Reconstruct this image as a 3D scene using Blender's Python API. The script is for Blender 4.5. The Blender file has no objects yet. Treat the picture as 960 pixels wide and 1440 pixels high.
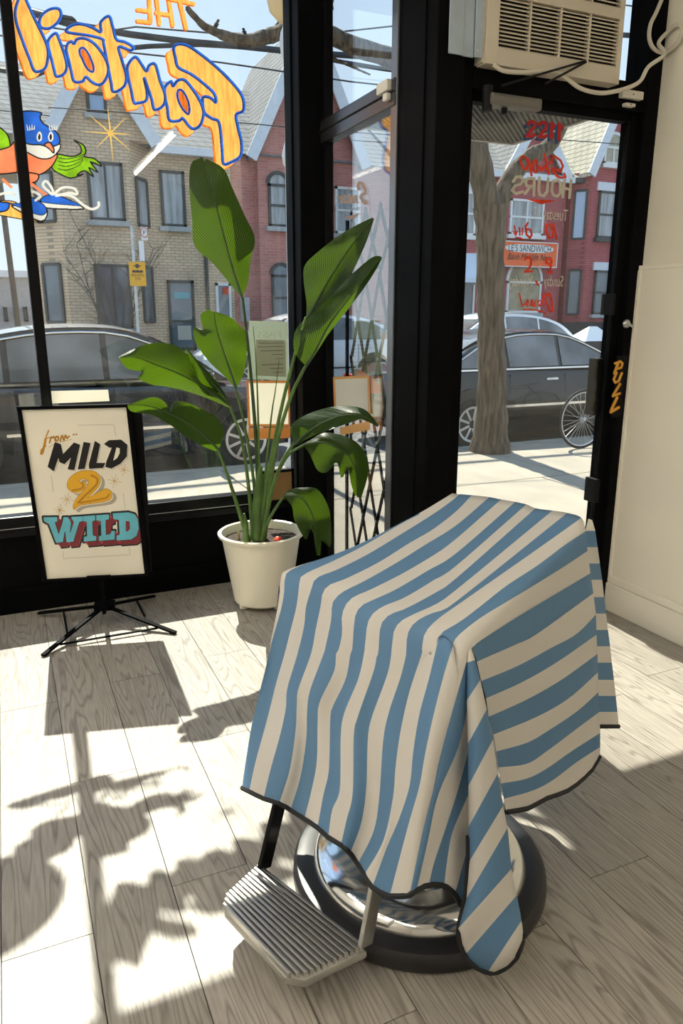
import bpy, bmesh, math, random
import numpy as np
from mathutils import Vector, Matrix

random.seed(7)
scene = bpy.context.scene
COL = scene.collection

# ------------------------------------------------------------------ camera
CAM_H = 1.5
FPX, CX, CY = 1040.0, 480.0, 720.0
PITCH = math.atan((CY - 442.0) / FPX)
YAW = math.atan((CX + 3.0) / math.hypot(FPX, CY - 442.0))
cam_d = bpy.data.cameras.new('camera')
cam_d.sensor_fit = 'VERTICAL'
cam_d.sensor_height = 36.0
cam_d.lens = FPX / 1440.0 * 36.0
cam_d.clip_start = 0.05
cam_d.clip_end = 300
cam = bpy.data.objects.new('camera', cam_d)
COL.objects.link(cam)
cam.location = (0, 0, CAM_H)
cam.rotation_euler = (math.pi / 2 - PITCH, 0, -YAW)
scene.camera = cam

# ------------------------------------------------------------------ world, sun, exposure
world = bpy.data.worlds.new('sky')
scene.world = world
world.use_nodes = True
wn = world.node_tree.nodes
wl = world.node_tree.links
bg = wn['Background']
tc = wn.new('ShaderNodeTexCoord')
sp = wn.new('ShaderNodeSeparateXYZ')
rmp = wn.new('ShaderNodeValToRGB')
wl.new(tc.outputs['Generated'], sp.inputs[0])
wl.new(sp.outputs['Z'], rmp.inputs[0])
rmp.color_ramp.elements[0].position = 0.0
rmp.color_ramp.elements[0].color = (0.80, 0.90, 1.0, 1)
rmp.color_ramp.elements[1].position = 0.75
rmp.color_ramp.elements[1].color = (0.36, 0.60, 0.98, 1)
wl.new(rmp.outputs[0], bg.inputs[0])
bg.inputs[1].default_value = 0.92

SUN_DIR = Vector((-0.045, -1.0, -1.15)).normalized()
sun_d = bpy.data.lights.new('sun', 'SUN')
sun_d.energy = 7.6
sun_d.color = (1.0, 0.94, 0.82)
sun_d.angle = math.radians(0.53)
sun = bpy.data.objects.new('sun', sun_d)
COL.objects.link(sun)
sun.location = (2, 20, 25)
sun.rotation_euler = SUN_DIR.to_track_quat('-Z', 'Y').to_euler()

scene.view_settings.view_transform = 'Standard'
scene.view_settings.look = 'None'
scene.view_settings.exposure = 0.4
scene.view_settings.gamma = 1.0
scene.view_settings.use_curve_mapping = False

# ------------------------------------------------------------------ point helpers
_rt = np.array([math.cos(YAW), -math.sin(YAW), 0.0])
_fw = np.array([math.sin(YAW) * math.cos(PITCH), math.cos(YAW) * math.cos(PITCH), -math.sin(PITCH)])
_up = np.cross(_rt, _fw)
_C = np.array([0.0, 0.0, CAM_H])


def ray(x, y):
    return _rt * ((x - CX) / FPX) - _up * ((y - CY) / FPX) + _fw


def onz(x, y, z=0.0):
    d = ray(x, y)
    return _C + d * ((z - CAM_H) / d[2])


def ony(x, y, Y):
    d = ray(x, y)
    return _C + d * (Y / d[1])


def onx(x, y, X):
    d = ray(x, y)
    return _C + d * (X / d[0])


def onp(x, y, p0, n):
    d = ray(x, y)
    return _C + d * (np.dot(np.asarray(p0) - _C, n) / np.dot(d, n))


# ------------------------------------------------------------------ materials
MATS = {}


def nt(m):
    m.use_nodes = True
    return m.node_tree.nodes, m.node_tree.links


def mat(name, col, rough=0.5, metal=0.0, var=0.0, scale=8.0, stretch=(1, 1, 1), bump=0.0, bscale=None,
        col2=None, coat=0.0, spec=0.5, trans=0.0, coords='Object', alpha=None):
    """principled with noise-driven colour variation; trans mixes in a translucent lobe"""
    if name in MATS:
        return MATS[name]
    m = bpy.data.materials.new(name)
    n, l = nt(m)
    b = n['Principled BSDF']
    b.inputs['Roughness'].default_value = rough
    b.inputs['Metallic'].default_value = metal
    b.inputs['Specular IOR Level'].default_value = spec
    b.inputs['Coat Weight'].default_value = coat
    c = (*col, 1)
    b.inputs['Base Color'].default_value = c
    src = None
    if var > 0 or col2 or bump > 0:
        t = n.new('ShaderNodeTexCoord')
        mp = n.new('ShaderNodeMapping')
        mp.inputs['Scale'].default_value = stretch
        nz = n.new('ShaderNodeTexNoise')
        nz.inputs['Scale'].default_value = scale
        nz.inputs['Detail'].default_value = 6
        l.new(t.outputs[coords], mp.inputs[0])
        l.new(mp.outputs[0], nz.inputs[0])
        if var > 0 or col2:
            r = n.new('ShaderNodeValToRGB')
            c2 = (*col2, 1) if col2 else (*[min(1, x * (1 + var)) for x in col], 1)
            c1 = c if col2 else (*[x * (1 - var) for x in col], 1)
            r.color_ramp.elements[0].position = 0.35
            r.color_ramp.elements[0].color = c1
            r.color_ramp.elements[1].position = 0.65
            r.color_ramp.elements[1].color = c2
            l.new(nz.outputs[0], r.inputs[0])
            l.new(r.outputs[0], b.inputs['Base Color'])
            src = r.outputs[0]
        if bump > 0:
            bp = n.new('ShaderNodeBump')
            bp.inputs['Strength'].default_value = bump
            bp.inputs['Distance'].default_value = 0.01
            if bscale:
                nz2 = n.new('ShaderNodeTexNoise')
                nz2.inputs['Scale'].default_value = bscale
                l.new(mp.outputs[0], nz2.inputs[0])
                l.new(nz2.outputs[0], bp.inputs['Height'])
            else:
                l.new(nz.outputs[0], bp.inputs['Height'])
            l.new(bp.outputs[0], b.inputs['Normal'])
    if trans > 0:
        tr = n.new('ShaderNodeBsdfTranslucent')
        tr.inputs[0].default_value = c
        if src:
            l.new(src, tr.inputs[0])
        mx = n.new('ShaderNodeMixShader')
        mx.inputs[0].default_value = trans
        l.new(b.outputs[0], mx.inputs[1])
        l.new(tr.outputs[0], mx.inputs[2])
        l.new(mx.outputs[0], n['Material Output'].inputs[0])
    MATS[name] = m
    return m


def glass_mat(name, tint=(0.96, 0.98, 0.97), refl=1.0, dust=0.0):
    m = bpy.data.materials.new(name)
    n, l = nt(m)
    n.remove(n['Principled BSDF'])
    tr = n.new('ShaderNodeBsdfTransparent')
    tr.inputs[0].default_value = (*tint, 1)
    gl = n.new('ShaderNodeBsdfGlossy')
    gl.inputs['Roughness'].default_value = 0.0
    gl.inputs['Color'].default_value = (1, 1, 1, 1)
    lw = n.new('ShaderNodeLayerWeight')
    lw.inputs[0].default_value = 0.5
    p = n.new('ShaderNodeMath'); p.operation = 'POWER'; p.inputs[1].default_value = 5
    l.new(lw.outputs['Facing'], p.inputs[0])
    ma = n.new('ShaderNodeMath'); ma.operation = 'MULTIPLY_ADD'
    ma.inputs[1].default_value = 0.96 * refl
    ma.inputs[2].default_value = 0.04 * refl
    l.new(p.outputs[0], ma.inputs[0])
    mx = n.new('ShaderNodeMixShader')
    l.new(ma.outputs[0], mx.inputs[0])
    l.new(tr.outputs[0], mx.inputs[1])
    l.new(gl.outputs[0], mx.inputs[2])
    last = mx
    if dust > 0:   # faint smears and dust on the pane that catch the sun
        df = n.new('ShaderNodeBsdfTranslucent')
        df.inputs[0].default_value = (0.9, 0.9, 0.88, 1)
        t = n.new('ShaderNodeTexCoord')
        mp = n.new('ShaderNodeMapping'); mp.inputs['Scale'].default_value = (3, 1, 0.8)
        nz = n.new('ShaderNodeTexNoise'); nz.inputs['Scale'].default_value = 3; nz.inputs['Detail'].default_value = 8
        l.new(t.outputs['Object'], mp.inputs[0]); l.new(mp.outputs[0], nz.inputs[0])
        mr = n.new('ShaderNodeMapRange')
        mr.inputs[1].default_value = 0.4; mr.inputs[2].default_value = 0.75
        mr.inputs[3].default_value = 0.0; mr.inputs[4].default_value = dust
        l.new(nz.outputs[0], mr.inputs[0])
        m2 = n.new('ShaderNodeMixShader')
        l.new(mr.outputs[0], m2.inputs[0])
        l.new(mx.outputs[0], m2.inputs[1])
        l.new(df.outputs[0], m2.inputs[2])
        last = m2
    l.new(last.outputs[0], n['Material Output'].inputs[0])
    MATS[name] = m
    return m


def emit_mat(name, col, s):
    m = bpy.data.materials.new(name)
    n, l = nt(m)
    n.remove(n['Principled BSDF'])
    e = n.new('ShaderNodeEmission')
    e.inputs[0].default_value = (*col, 1)
    e.inputs[1].default_value = s
    l.new(e.outputs[0], n['Material Output'].inputs[0])
    MATS[name] = m
    return m


def brick_mat(name, c1, c2, mortar, bw=0.22, bh=0.075, axes='XZ'):
    m = bpy.data.materials.new(name)
    n, l = nt(m)
    b = n['Principled BSDF']
    b.inputs['Roughness'].default_value = 0.9
    t = n.new('ShaderNodeTexCoord')
    s = n.new('ShaderNodeSeparateXYZ')
    cb = n.new('ShaderNodeCombineXYZ')
    l.new(t.outputs['Object'], s.inputs[0])
    ad = n.new('ShaderNodeMath'); ad.operation = 'ADD'
    l.new(s.outputs['X'], ad.inputs[0]); l.new(s.outputs['Y'], ad.inputs[1])
    l.new(ad.outputs[0], cb.inputs[0])
    l.new(s.outputs['Z'], cb.inputs[1])
    br = n.new('ShaderNodeTexBrick')
    br.inputs['Scale'].default_value = 1.0
    br.inputs['Brick Width'].default_value = bw
    br.inputs['Row Height'].default_value = bh
    br.inputs['Mortar Size'].default_value = 0.010
    br.inputs['Color1'].default_value = (*c1, 1)
    br.inputs['Color2'].default_value = (*c2, 1)
    br.inputs['Mortar'].default_value = (*mortar, 1)
    l.new(cb.outputs[0], br.inputs['Vector'])
    nz = n.new('ShaderNodeTexNoise'); nz.inputs['Scale'].default_value = 1.3; nz.inputs['Detail'].default_value = 6
    l.new(t.outputs['Object'], nz.inputs[0])
    mr = n.new('ShaderNodeMapRange')
    mr.inputs[3].default_value = 0.65; mr.inputs[4].default_value = 1.3
    l.new(nz.outputs[0], mr.inputs[0])
    mx = n.new('ShaderNodeMix'); mx.data_type = 'RGBA'; mx.blend_type = 'MULTIPLY'
    mx.inputs[0].default_value = 1
    l.new(br.outputs[0], mx.inputs[6]); l.new(mr.outputs[0], mx.inputs[7])
    l.new(mx.outputs[2], b.inputs['Base Color'])
    MATS[name] = m
    return m


def shingle_mat(name, c1, c2, dark, bw=0.3, bh=0.16):
    m = brick_mat(name, c1, c2, dark, bw, bh)
    for nd in m.node_tree.nodes:
        if nd.type == 'TEX_BRICK':
            nd.inputs['Mortar Size'].default_value = 0.018
    return m


def plank_mat():
    m = bpy.data.materials.new('floor_wood')
    n, l = nt(m)
    b = n['Principled BSDF']
    b.inputs['Roughness'].default_value = 0.42
    b.inputs['Specular IOR Level'].default_value = 0.4
    t = n.new('ShaderNodeTexCoord')
    oi = n.new('ShaderNodeObjectInfo')
    mp = n.new('ShaderNodeMapping')
    mp.inputs['Scale'].default_value = (1.0, 0.085, 1)
    cb = n.new('ShaderNodeCombineXYZ')
    mu = n.new('ShaderNodeMath'); mu.operation = 'MULTIPLY'; mu.inputs[1].default_value = 37.0
    l.new(oi.outputs['Random'], mu.inputs[0])
    l.new(mu.outputs[0], cb.inputs[0]); l.new(mu.outputs[0], cb.inputs[2])
    va = n.new('ShaderNodeVectorMath'); va.operation = 'ADD'
    l.new(t.outputs['Object'], va.inputs[0]); l.new(cb.outputs[0], va.inputs[1])
    l.new(va.outputs[0], mp.inputs[0])
    nz = n.new('ShaderNodeTexNoise')      # broad figure that bends the rings
    nz.inputs['Scale'].default_value = 7.0
    nz.inputs['Detail'].default_value = 2
    l.new(mp.outputs[0], nz.inputs[0])
    m2 = n.new('ShaderNodeMath'); m2.operation = 'MULTIPLY'; m2.inputs[1].default_value = 26.0
    l.new(nz.outputs[0], m2.inputs[0])
    fr = n.new('ShaderNodeMath'); fr.operation = 'PINGPONG'; fr.inputs[1].default_value = 0.5
    l.new(m2.outputs[0], fr.inputs[0])
    fine = n.new('ShaderNodeTexNoise'); fine.inputs['Scale'].default_value = 120; fine.inputs['Detail'].default_value = 4
    l.new(mp.outputs[0], fine.inputs[0])
    r = n.new('ShaderNodeValToRGB')
    r.color_ramp.elements[0].position = 0.0
    r.color_ramp.elements[0].color = (0.235, 0.212, 0.18, 1)
    r.color_ramp.elements[1].position = 0.22
    r.color_ramp.elements[1].color = (0.385, 0.352, 0.305, 1)
    l.new(fr.outputs[0], r.inputs[0])
    mr = n.new('ShaderNodeMapRange')
    mr.inputs[1].default_value = 0.35; mr.inputs[2].default_value = 0.65
    mr.inputs[3].default_value = 0.84; mr.inputs[4].default_value = 1.06
    l.new(fine.outputs[0], mr.inputs[0])
    mx = n.new('ShaderNodeMix'); mx.data_type = 'RGBA'; mx.blend_type = 'MULTIPLY'; mx.inputs[0].default_value = 1
    l.new(r.outputs[0], mx.inputs[6]); l.new(mr.outputs[0], mx.inputs[7])
    mr2 = n.new('ShaderNodeMapRange')
    mr2.inputs[3].default_value = 0.86; mr2.inputs[4].default_value = 1.08
    l.new(oi.outputs['Random'], mr2.inputs[0])
    mx2 = n.new('ShaderNodeMix'); mx2.data_type = 'RGBA'; mx2.blend_type = 'MULTIPLY'; mx2.inputs[0].default_value = 1
    l.new(mx.outputs[2], mx2.inputs[6]); l.new(mr2.outputs[0], mx2.inputs[7])
    l.new(mx2.outputs[2], b.inputs['Base Color'])
    bp = n.new('ShaderNodeBump'); bp.inputs['Strength'].default_value = 0.12; bp.inputs['Distance'].default_value = 0.002
    l.new(fr.outputs[0], bp.inputs['Height']); l.new(bp.outputs[0], b.inputs['Normal'])
    MATS['floor_wood'] = m
    return m


def stripe_mat():
    m = bpy.data.materials.new('cape_cloth')
    n, l = nt(m)
    b = n['Principled BSDF']
    b.inputs['Roughness'].default_value = 0.55
    b.inputs['Specular IOR Level'].default_value = 0.35
    uv = n.new('ShaderNodeUVMap'); uv.uv_map = 'UVMap'
    s = n.new('ShaderNodeSeparateXYZ')
    l.new(uv.outputs[0], s.inputs[0])
    d = n.new('ShaderNodeMath'); d.operation = 'MULTIPLY'; d.inputs[1].default_value = 0.5
    l.new(s.outputs[0], d.inputs[0])
    f = n.new('ShaderNodeMath'); f.operation = 'FRACT'
    l.new(d.outputs[0], f.inputs[0])
    r = n.new('ShaderNodeValToRGB'); r.color_ramp.interpolation = 'CONSTANT'
    r.color_ramp.elements[0].color = (0.12, 0.25, 0.42, 1)
    r.color_ramp.elements[1].position = 0.5
    r.color_ramp.elements[1].color = (0.75, 0.71, 0.645, 1)
    l.new(f.outputs[0], r.inputs[0])
    l.new(r.outputs[0], b.inputs['Base Color'])
    t = n.new('ShaderNodeTexCoord')
    nz = n.new('ShaderNodeTexNoise'); nz.inputs['Scale'].default_value = 9; nz.inputs['Detail'].default_value = 3
    l.new(t.outputs['Object'], nz.inputs[0])
    bp = n.new('ShaderNodeBump'); bp.inputs['Strength'].default_value = 0.25; bp.inputs['Distance'].default_value = 0.02
    l.new(nz.outputs[0], bp.inputs['Height']); l.new(bp.outputs[0], b.inputs['Normal'])
    tr = n.new('ShaderNodeBsdfTranslucent')
    l.new(r.outputs[0], tr.inputs[0])
    mx = n.new('ShaderNodeMixShader'); mx.inputs[0].default_value = 0.12
    l.new(b.outputs[0], mx.inputs[1]); l.new(tr.outputs[0], mx.inputs[2])
    l.new(mx.outputs[0], n['Material Output'].inputs[0])
    MATS['cape_cloth'] = m
    return m


def leaf_mat():
    m = bpy.data.materials.new('leaf_green')
    n, l = nt(m)
    b = n['Principled BSDF']
    b.inputs['Roughness'].default_value = 0.35
    b.inputs['Specular IOR Level'].default_value = 0.28
    uv = n.new('ShaderNodeUVMap'); uv.uv_map = 'UVMap'
    s = n.new('ShaderNodeSeparateXYZ')
    l.new(uv.outputs[0], s.inputs[0])
    # veins leave the midrib at an angle: v + 0.35*|u| , fine ribs
    ab = n.new('ShaderNodeMath'); ab.operation = 'ABSOLUTE'
    l.new(s.outputs[0], ab.inputs[0])
    ma = n.new('ShaderNodeMath'); ma.operation = 'MULTIPLY_ADD'; ma.inputs[1].default_value = -0.28
    l.new(ab.outputs[0], ma.inputs[0]); l.new(s.outputs[1], ma.inputs[2])
    mu = n.new('ShaderNodeMath'); mu.operation = 'MULTIPLY'; mu.inputs[1].default_value = 260.0
    l.new(ma.outputs[0], mu.inputs[0])
    sn = n.new('ShaderNodeMath'); sn.operation = 'SINE'
    l.new(mu.outputs[0], sn.inputs[0])
    r = n.new('ShaderNodeValToRGB')
    r.color_ramp.elements[0].color = (0.003, 0.010, 0.002, 1)
    r.color_ramp.elements[1].color = (0.014, 0.042, 0.005, 1)
    mr = n.new('ShaderNodeMapRange'); mr.inputs[1].default_value = -1; mr.inputs[2].default_value = 1
    l.new(sn.outputs[0], mr.inputs[0]); l.new(mr.outputs[0], r.inputs[0])
    l.new(r.outputs[0], b.inputs['Base Color'])
    bp = n.new('ShaderNodeBump'); bp.inputs['Strength'].default_value = 0.3; bp.inputs['Distance'].default_value = 0.004
    l.new(sn.outputs[0], bp.inputs['Height']); l.new(bp.outputs[0], b.inputs['Normal'])
    tr = n.new('ShaderNodeBsdfTranslucent')
    r2 = n.new('ShaderNodeValToRGB')
    r2.color_ramp.elements[0].color = (0.07, 0.17, 0.003, 1)
    r2.color_ramp.elements[1].color = (0.33, 0.58, 0.015, 1)
    l.new(mr.outputs[0], r2.inputs[0])
    l.new(r2.outputs[0], tr.inputs[0])
    mx = n.new('ShaderNodeMixShader'); mx.inputs[0].default_value = 0.2
    l.new(b.outputs[0], mx.inputs[1]); l.new(tr.outputs[0], mx.inputs[2])
    l.new(mx.outputs[0], n['Material Output'].inputs[0])
    MATS['leaf_green'] = m
    return m


# ------------------------------------------------------------------ mesh builder
class MB:
    def __init__(self):
        self.v = []
        self.f = []
        self.mi = []
        self.cur = 0

    def add(self, vs, fs):
        o = len(self.v)
        self.v += [tuple(map(float, p)) for p in vs]
        self.f += [tuple(i + o for i in f) for f in fs]
        self.mi += [self.cur] * len(fs)
        return self

    def box(self, c, s, rz=0.0, M=None):
        cx, cy, cz = c
        sx, sy, sz = s[0] / 2, s[1] / 2, s[2] / 2
        vs = []
        ca, sa = math.cos(rz), math.sin(rz)
        for z in (-sz, sz):
            for x, y in ((-sx, -sy), (sx, -sy), (sx, sy), (-sx, sy)):
                p = Vector((x, y, z))
                if M is not None:
                    p = M @ p
                vs.append((cx + p.x * ca - p.y * sa, cy + p.x * sa + p.y * ca, cz + p.z))
        self.add(vs, [(0, 3, 2, 1), (4, 5, 6, 7), (0, 1, 5, 4), (1, 2, 6, 5), (2, 3, 7, 6), (3, 0, 4, 7)])
        return self

    def bx(self, x0, x1, y0, y1, z0, z1):
        return self.box(((x0 + x1) / 2, (y0 + y1) / 2, (z0 + z1) / 2), (x1 - x0, y1 - y0, z1 - z0))

    def bar(self, a, b, w, h, up=(0, 0, 1)):
        """rectangular bar from a to b, w across, h along up"""
        a = Vector(a); b = Vector(b)
        d = (b - a).normalized()
        u = Vector(up)
        s = d.cross(u)
        if s.length < 1e-5:
            s = d.cross(Vector((1, 0, 0)))
        s.normalize()
        u = s.cross(d).normalized()
        vs = []
        for p in (a, b):
            for i, j in ((-1, -1), (1, -1), (1, 1), (-1, 1)):
                vs.append(p + s * (i * w / 2) + u * (j * h / 2))
        self.add(vs, [(0, 1, 2, 3), (7, 6, 5, 4), (0, 4, 5, 1), (1, 5, 6, 2), (2, 6, 7, 3), (3, 7, 4, 0)])
        return self

    def tube(self, pts, r, n=8, caps=True):
        pts = [Vector(p) for p in pts]
        m = len(pts)
        rs = r if hasattr(r, '__len__') else [r] * m
        vs = []
        ref = None
        for i, p in enumerate(pts):
            t = (pts[min(i + 1, m - 1)] - pts[max(i - 1, 0)]).normalized()
            if ref is None:
                ref = t.orthogonal().normalized()
            ref = (ref - t * ref.dot(t))
            if ref.length < 1e-6:
                ref = t.orthogonal()
            ref.normalize()
            s = t.cross(ref)
            for k in range(n):
                a = 2 * math.pi * k / n
                vs.append(p + (ref * math.cos(a) + s * math.sin(a)) * rs[i])
        fs = []
        for i in range(m - 1):
            for k in range(n):
                a = i * n + k
                b = i * n + (k + 1) % n
                fs.append((a, b, b + n, a + n))
        if caps:
            fs.append(tuple(range(n - 1, -1, -1)))
            fs.append(tuple(range((m - 1) * n, m * n)))
        self.add(vs, fs)
        return self

    def lathe(self, prof, c, n=32, axis='z', caps=True):
        vs = []
        for r, z in prof:
            for k in range(n):
                a = 2 * math.pi * k / n
                x, y = r * math.cos(a), r * math.sin(a)
                if axis == 'z':
                    vs.append((c[0] + x, c[1] + y, c[2] + z))
                elif axis == 'y':
                    vs.append((c[0] + x, c[1] + z, c[2] + y))
                else:
                    vs.append((c[0] + z, c[1] + x, c[2] + y))
        fs = []
        m = len(prof)
        for i in range(m - 1):
            for k in range(n):
                a = i * n + k
                b = i * n + (k + 1) % n
                fs.append((a, b, b + n, a + n))
        if caps and prof[0][0] > 1e-6:
            fs.append(tuple(range(n - 1, -1, -1)))
        if caps and prof[-1][0] > 1e-6:
            fs.append(tuple(range((m - 1) * n, m * n)))
        self.add(vs, fs)
        return self

    def prism(self, pts, ext):
        """flat polygon (3-D points) pushed along ext"""
        n = len(pts)
        e = Vector(ext)
        vs = [Vector(p) for p in pts] + [Vector(p) + e for p in pts]
        fs = [tuple(range(n)), tuple(range(2 * n - 1, n - 1, -1))]
        for i in range(n):
            j = (i + 1) % n
            fs.append((i, i + n, j + n, j))
        self.add(vs, fs)
        return self

    def build(self, name, m, parent=None, bevel=0.0, smooth=False, seg=2, local=False):
        me = bpy.data.meshes.new(name)
        me.from_pydata(self.v, [], self.f)
        ms = m if isinstance(m, (list, tuple)) else [m]
        for x in ms:
            me.materials.append(x)
        if len(ms) > 1:
            me.polygons.foreach_set('material_index', self.mi)
        bm = bmesh.new()
        bm.from_mesh(me)
        bmesh.ops.recalc_face_normals(bm, faces=bm.faces)
        if bevel > 0:
            es = [e for e in bm.edges if len(e.link_faces) == 2 and e.calc_face_angle(0) > 0.5]
            bmesh.ops.bevel(bm, geom=es, offset=bevel, segments=seg, profile=0.6, affect='EDGES', clamp_overlap=True)
        if smooth:
            for f in bm.faces:
                f.smooth = True
            for e in bm.edges:
                if len(e.link_faces) == 2 and e.calc_face_angle(0) > 0.7:
                    e.smooth = False
        bm.to_mesh(me)
        bm.free()
        return link(name, me, parent, local)


def link(name, me, parent=None, local=False):
    o = bpy.data.objects.new(name, me)
    COL.objects.link(o)
    if parent is not None:
        o.parent = parent
        if not local:
            o.matrix_parent_inverse = world_of(parent).inverted()
    return o


def world_of(o):
    m = Matrix.LocRotScale(o.location, o.rotation_euler, o.scale)
    if o.parent:
        m = world_of(o.parent) @ o.matrix_parent_inverse @ m
    return m


def tag(o, label=None, cat=None, group=None, kind=None):
    if label:
        o['label'] = label
    if cat:
        o['category'] = cat
    if group:
        o['group'] = group
    if kind:
        o['kind'] = kind
    return o


def thing(name, loc, label=None, cat=None, group=None, kind=None, rz=0.0):
    o = bpy.data.objects.new(name, None)
    COL.objects.link(o)
    o.location = loc
    o.rotation_euler = (0, 0, rz)
    o.empty_display_size = 0.1
    return tag(o, label, cat, group, kind)


def copy_tree(o, parent=None):
    c = o.copy()
    COL.objects.link(c)
    c.parent = parent
    for ch in [x for x in COL.objects if x.parent == o]:
        copy_tree(ch, c)
    return c


def crom(P, n):
    """Catmull-Rom resample of a list of points (any dimension) to n points, even in arc length"""
    P = np.asarray(P, float)
    if len(P) == 2:
        return P[0] + (P[1] - P[0]) * np.linspace(0, 1, n)[:, None]
    Q = np.vstack([2 * P[0] - P[1], P, 2 * P[-1] - P[-2]])
    out = []
    for i in range(1, len(Q) - 2):
        t = np.linspace(0, 1, 14, endpoint=False)[:, None]
        a, b, c, d = Q[i - 1], Q[i], Q[i + 1], Q[i + 2]
        out.append(0.5 * (2 * b + (c - a) * t + (2 * a - 5 * b + 4 * c - d) * t ** 2 + (3 * b - a - 3 * c + d) * t ** 3))
    out.append(P[-1:])
    D = np.vstack(out)
    s = np.r_[0, np.cumsum(np.linalg.norm(np.diff(D[:, :3], axis=0), axis=1))]
    u = np.linspace(0, s[-1], n)
    return np.stack([np.interp(u, s, D[:, k]) for k in range(D.shape[1])], 1)


# ------------------------------------------------------------------ painted artwork: painter's canvas -> quads on a plane
class Canvas:
    """hand-painted signwriting: flat shapes drawn in order; each letter becomes its own thin mesh"""
    def __init__(self, x0, y0, x1, y1, cell=0.5):
        self.x0, self.y0, self.cell = x0, y0, cell
        self.w = int((x1 - x0) / cell) + 1
        self.h = int((y1 - y0) / cell) + 1
        self.m = np.zeros((self.h, self.w), np.int16)
        self.k = np.zeros((self.h, self.w), np.int16)
        self.key = 1

    def _win(self, xs, ys, pad):
        a = max(0, int((min(xs) - pad - self.x0) / self.cell)); b = min(self.w, int((max(xs) + pad - self.x0) / self.cell) + 2)
        c = max(0, int((min(ys) - pad - self.y0) / self.cell)); d = min(self.h, int((max(ys) + pad - self.y0) / self.cell) + 2)
        if b <= a or d <= c:
            return None
        X, Y = np.meshgrid(self.x0 + (np.arange(a, b) + 0.5) * self.cell, self.y0 + (np.arange(c, d) + 0.5) * self.cell)
        return (slice(c, d), slice(a, b)), X, Y

    def _put(self, sl, msk, mi):
        self.m[sl][msk] = mi
        self.k[sl][msk] = self.key if mi else 0

    def poly(self, pts, mi):
        pts = [(float(x), float(y)) for x, y in pts]
        r = self._win([p[0] for p in pts], [p[1] for p in pts], 0)
        if not r:
            return
        sl, X, Y = r
        ins = np.zeros(X.shape, bool)
        for (xa, ya), (xb, yb) in zip(pts, pts[1:] + pts[:1]):
            if ya == yb:
                continue
            c = ((ya > Y) != (yb > Y)) & (X < (xb - xa) * (Y - ya) / (yb - ya) + xa)
            ins ^= c
        self._put(sl, ins, mi)

    def stroke(self, pts, w, mi, closed=False):
        pts = [tuple(p) for p in pts]
        if closed:
            pts = pts + pts[:1]
        n = len(pts)
        ws = w if hasattr(w, '__len__') else [w] * n
        for i in range(n - 1):
            (xa, ya), (xb, yb) = pts[i][:2], pts[i + 1][:2]
            r = self._win([xa, xb], [ya, yb], max(ws[i], ws[i + 1]))
            if not r:
                continue
            sl, X, Y = r
            dx, dy = xb - xa, yb - ya
            L = dx * dx + dy * dy + 1e-9
            t = np.clip(((X - xa) * dx + (Y - ya) * dy) / L, 0, 1)
            d = np.hypot(X - xa - t * dx, Y - ya - t * dy)
            self._put(sl, d <= (ws[i] + (ws[i + 1] - ws[i]) * t) / 2, mi)

    def sweep(self, pts, off, mi, n=8):
        for i in range(n, 0, -1):
            self.poly([(x + off[0] * i / n, y + off[1] * i / n) for x, y in pts], mi)

    def build(self, names, mats, unproj, parent):
        """one mesh per key; runs of equal colour in a row become one quad"""
        data = {}
        for j in range(self.h):
            mr, kr = self.m[j], self.k[j]
            if not mr.any():
                continue
            code = mr.astype(np.int32) * 1000 + kr
            cut = np.flatnonzero(np.diff(code)) + 1
            st = np.r_[0, cut]; en = np.r_[cut, self.w]
            for a, b in zip(st, en):
                if mr[a]:
                    data.setdefault(int(kr[a]), []).append((a, b, j, int(mr[a])))
        objs = {}
        for k, runs in data.items():
            vs, fs, mi = [], [], []
            used = sorted({r[3] for r in runs})
            for a, b, j, m_ in runs:
                xa, xb = self.x0 + a * self.cell, self.x0 + b * self.cell
                ya, yb = self.y0 + j * self.cell, self.y0 + (j + 1) * self.cell
                o = len(vs)
                vs += [tuple(unproj(xa, yb)), tuple(unproj(xb, yb)), tuple(unproj(xb, ya)), tuple(unproj(xa, ya))]
                fs.append((o, o + 1, o + 2, o + 3))
                mi.append(used.index(m_))
            nm = names.get(k, 'brush_mark') if isinstance(names, dict) else names
            me = bpy.data.meshes.new(nm)
            me.from_pydata(vs, [], fs)
            for u in used:
                me.materials.append(mats[u])
            me.polygons.foreach_set('material_index', mi)
            objs[k] = link(nm, me, parent)
        return objs


def cs(pts, sc, ox, oy):
    """tracing coordinates -> frame coordinates"""
    return [(ox + p[0] / sc, oy + p[1] / sc) for p in pts]


def smooth_poly(pts, n=60):
    P = np.array(pts, float)
    Q = np.vstack([P[-2:], P, P[:2]])
    out = []
    k = max(3, n // len(P))
    for i in range(2, len(P) + 2):
        t = np.linspace(0, 1, k, endpoint=False)[:, None]
        a, b, c, d = Q[i - 1], Q[i], Q[i + 1], Q[min(i + 2, len(Q) - 1)]
        out.append(0.5 * (2 * b + (c - a) * t + (2 * a - 5 * b + 4 * c - d) * t ** 2 + (3 * b - a - 3 * c + d) * t ** 3))
    return [tuple(p) for p in np.vstack(out)]


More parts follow.
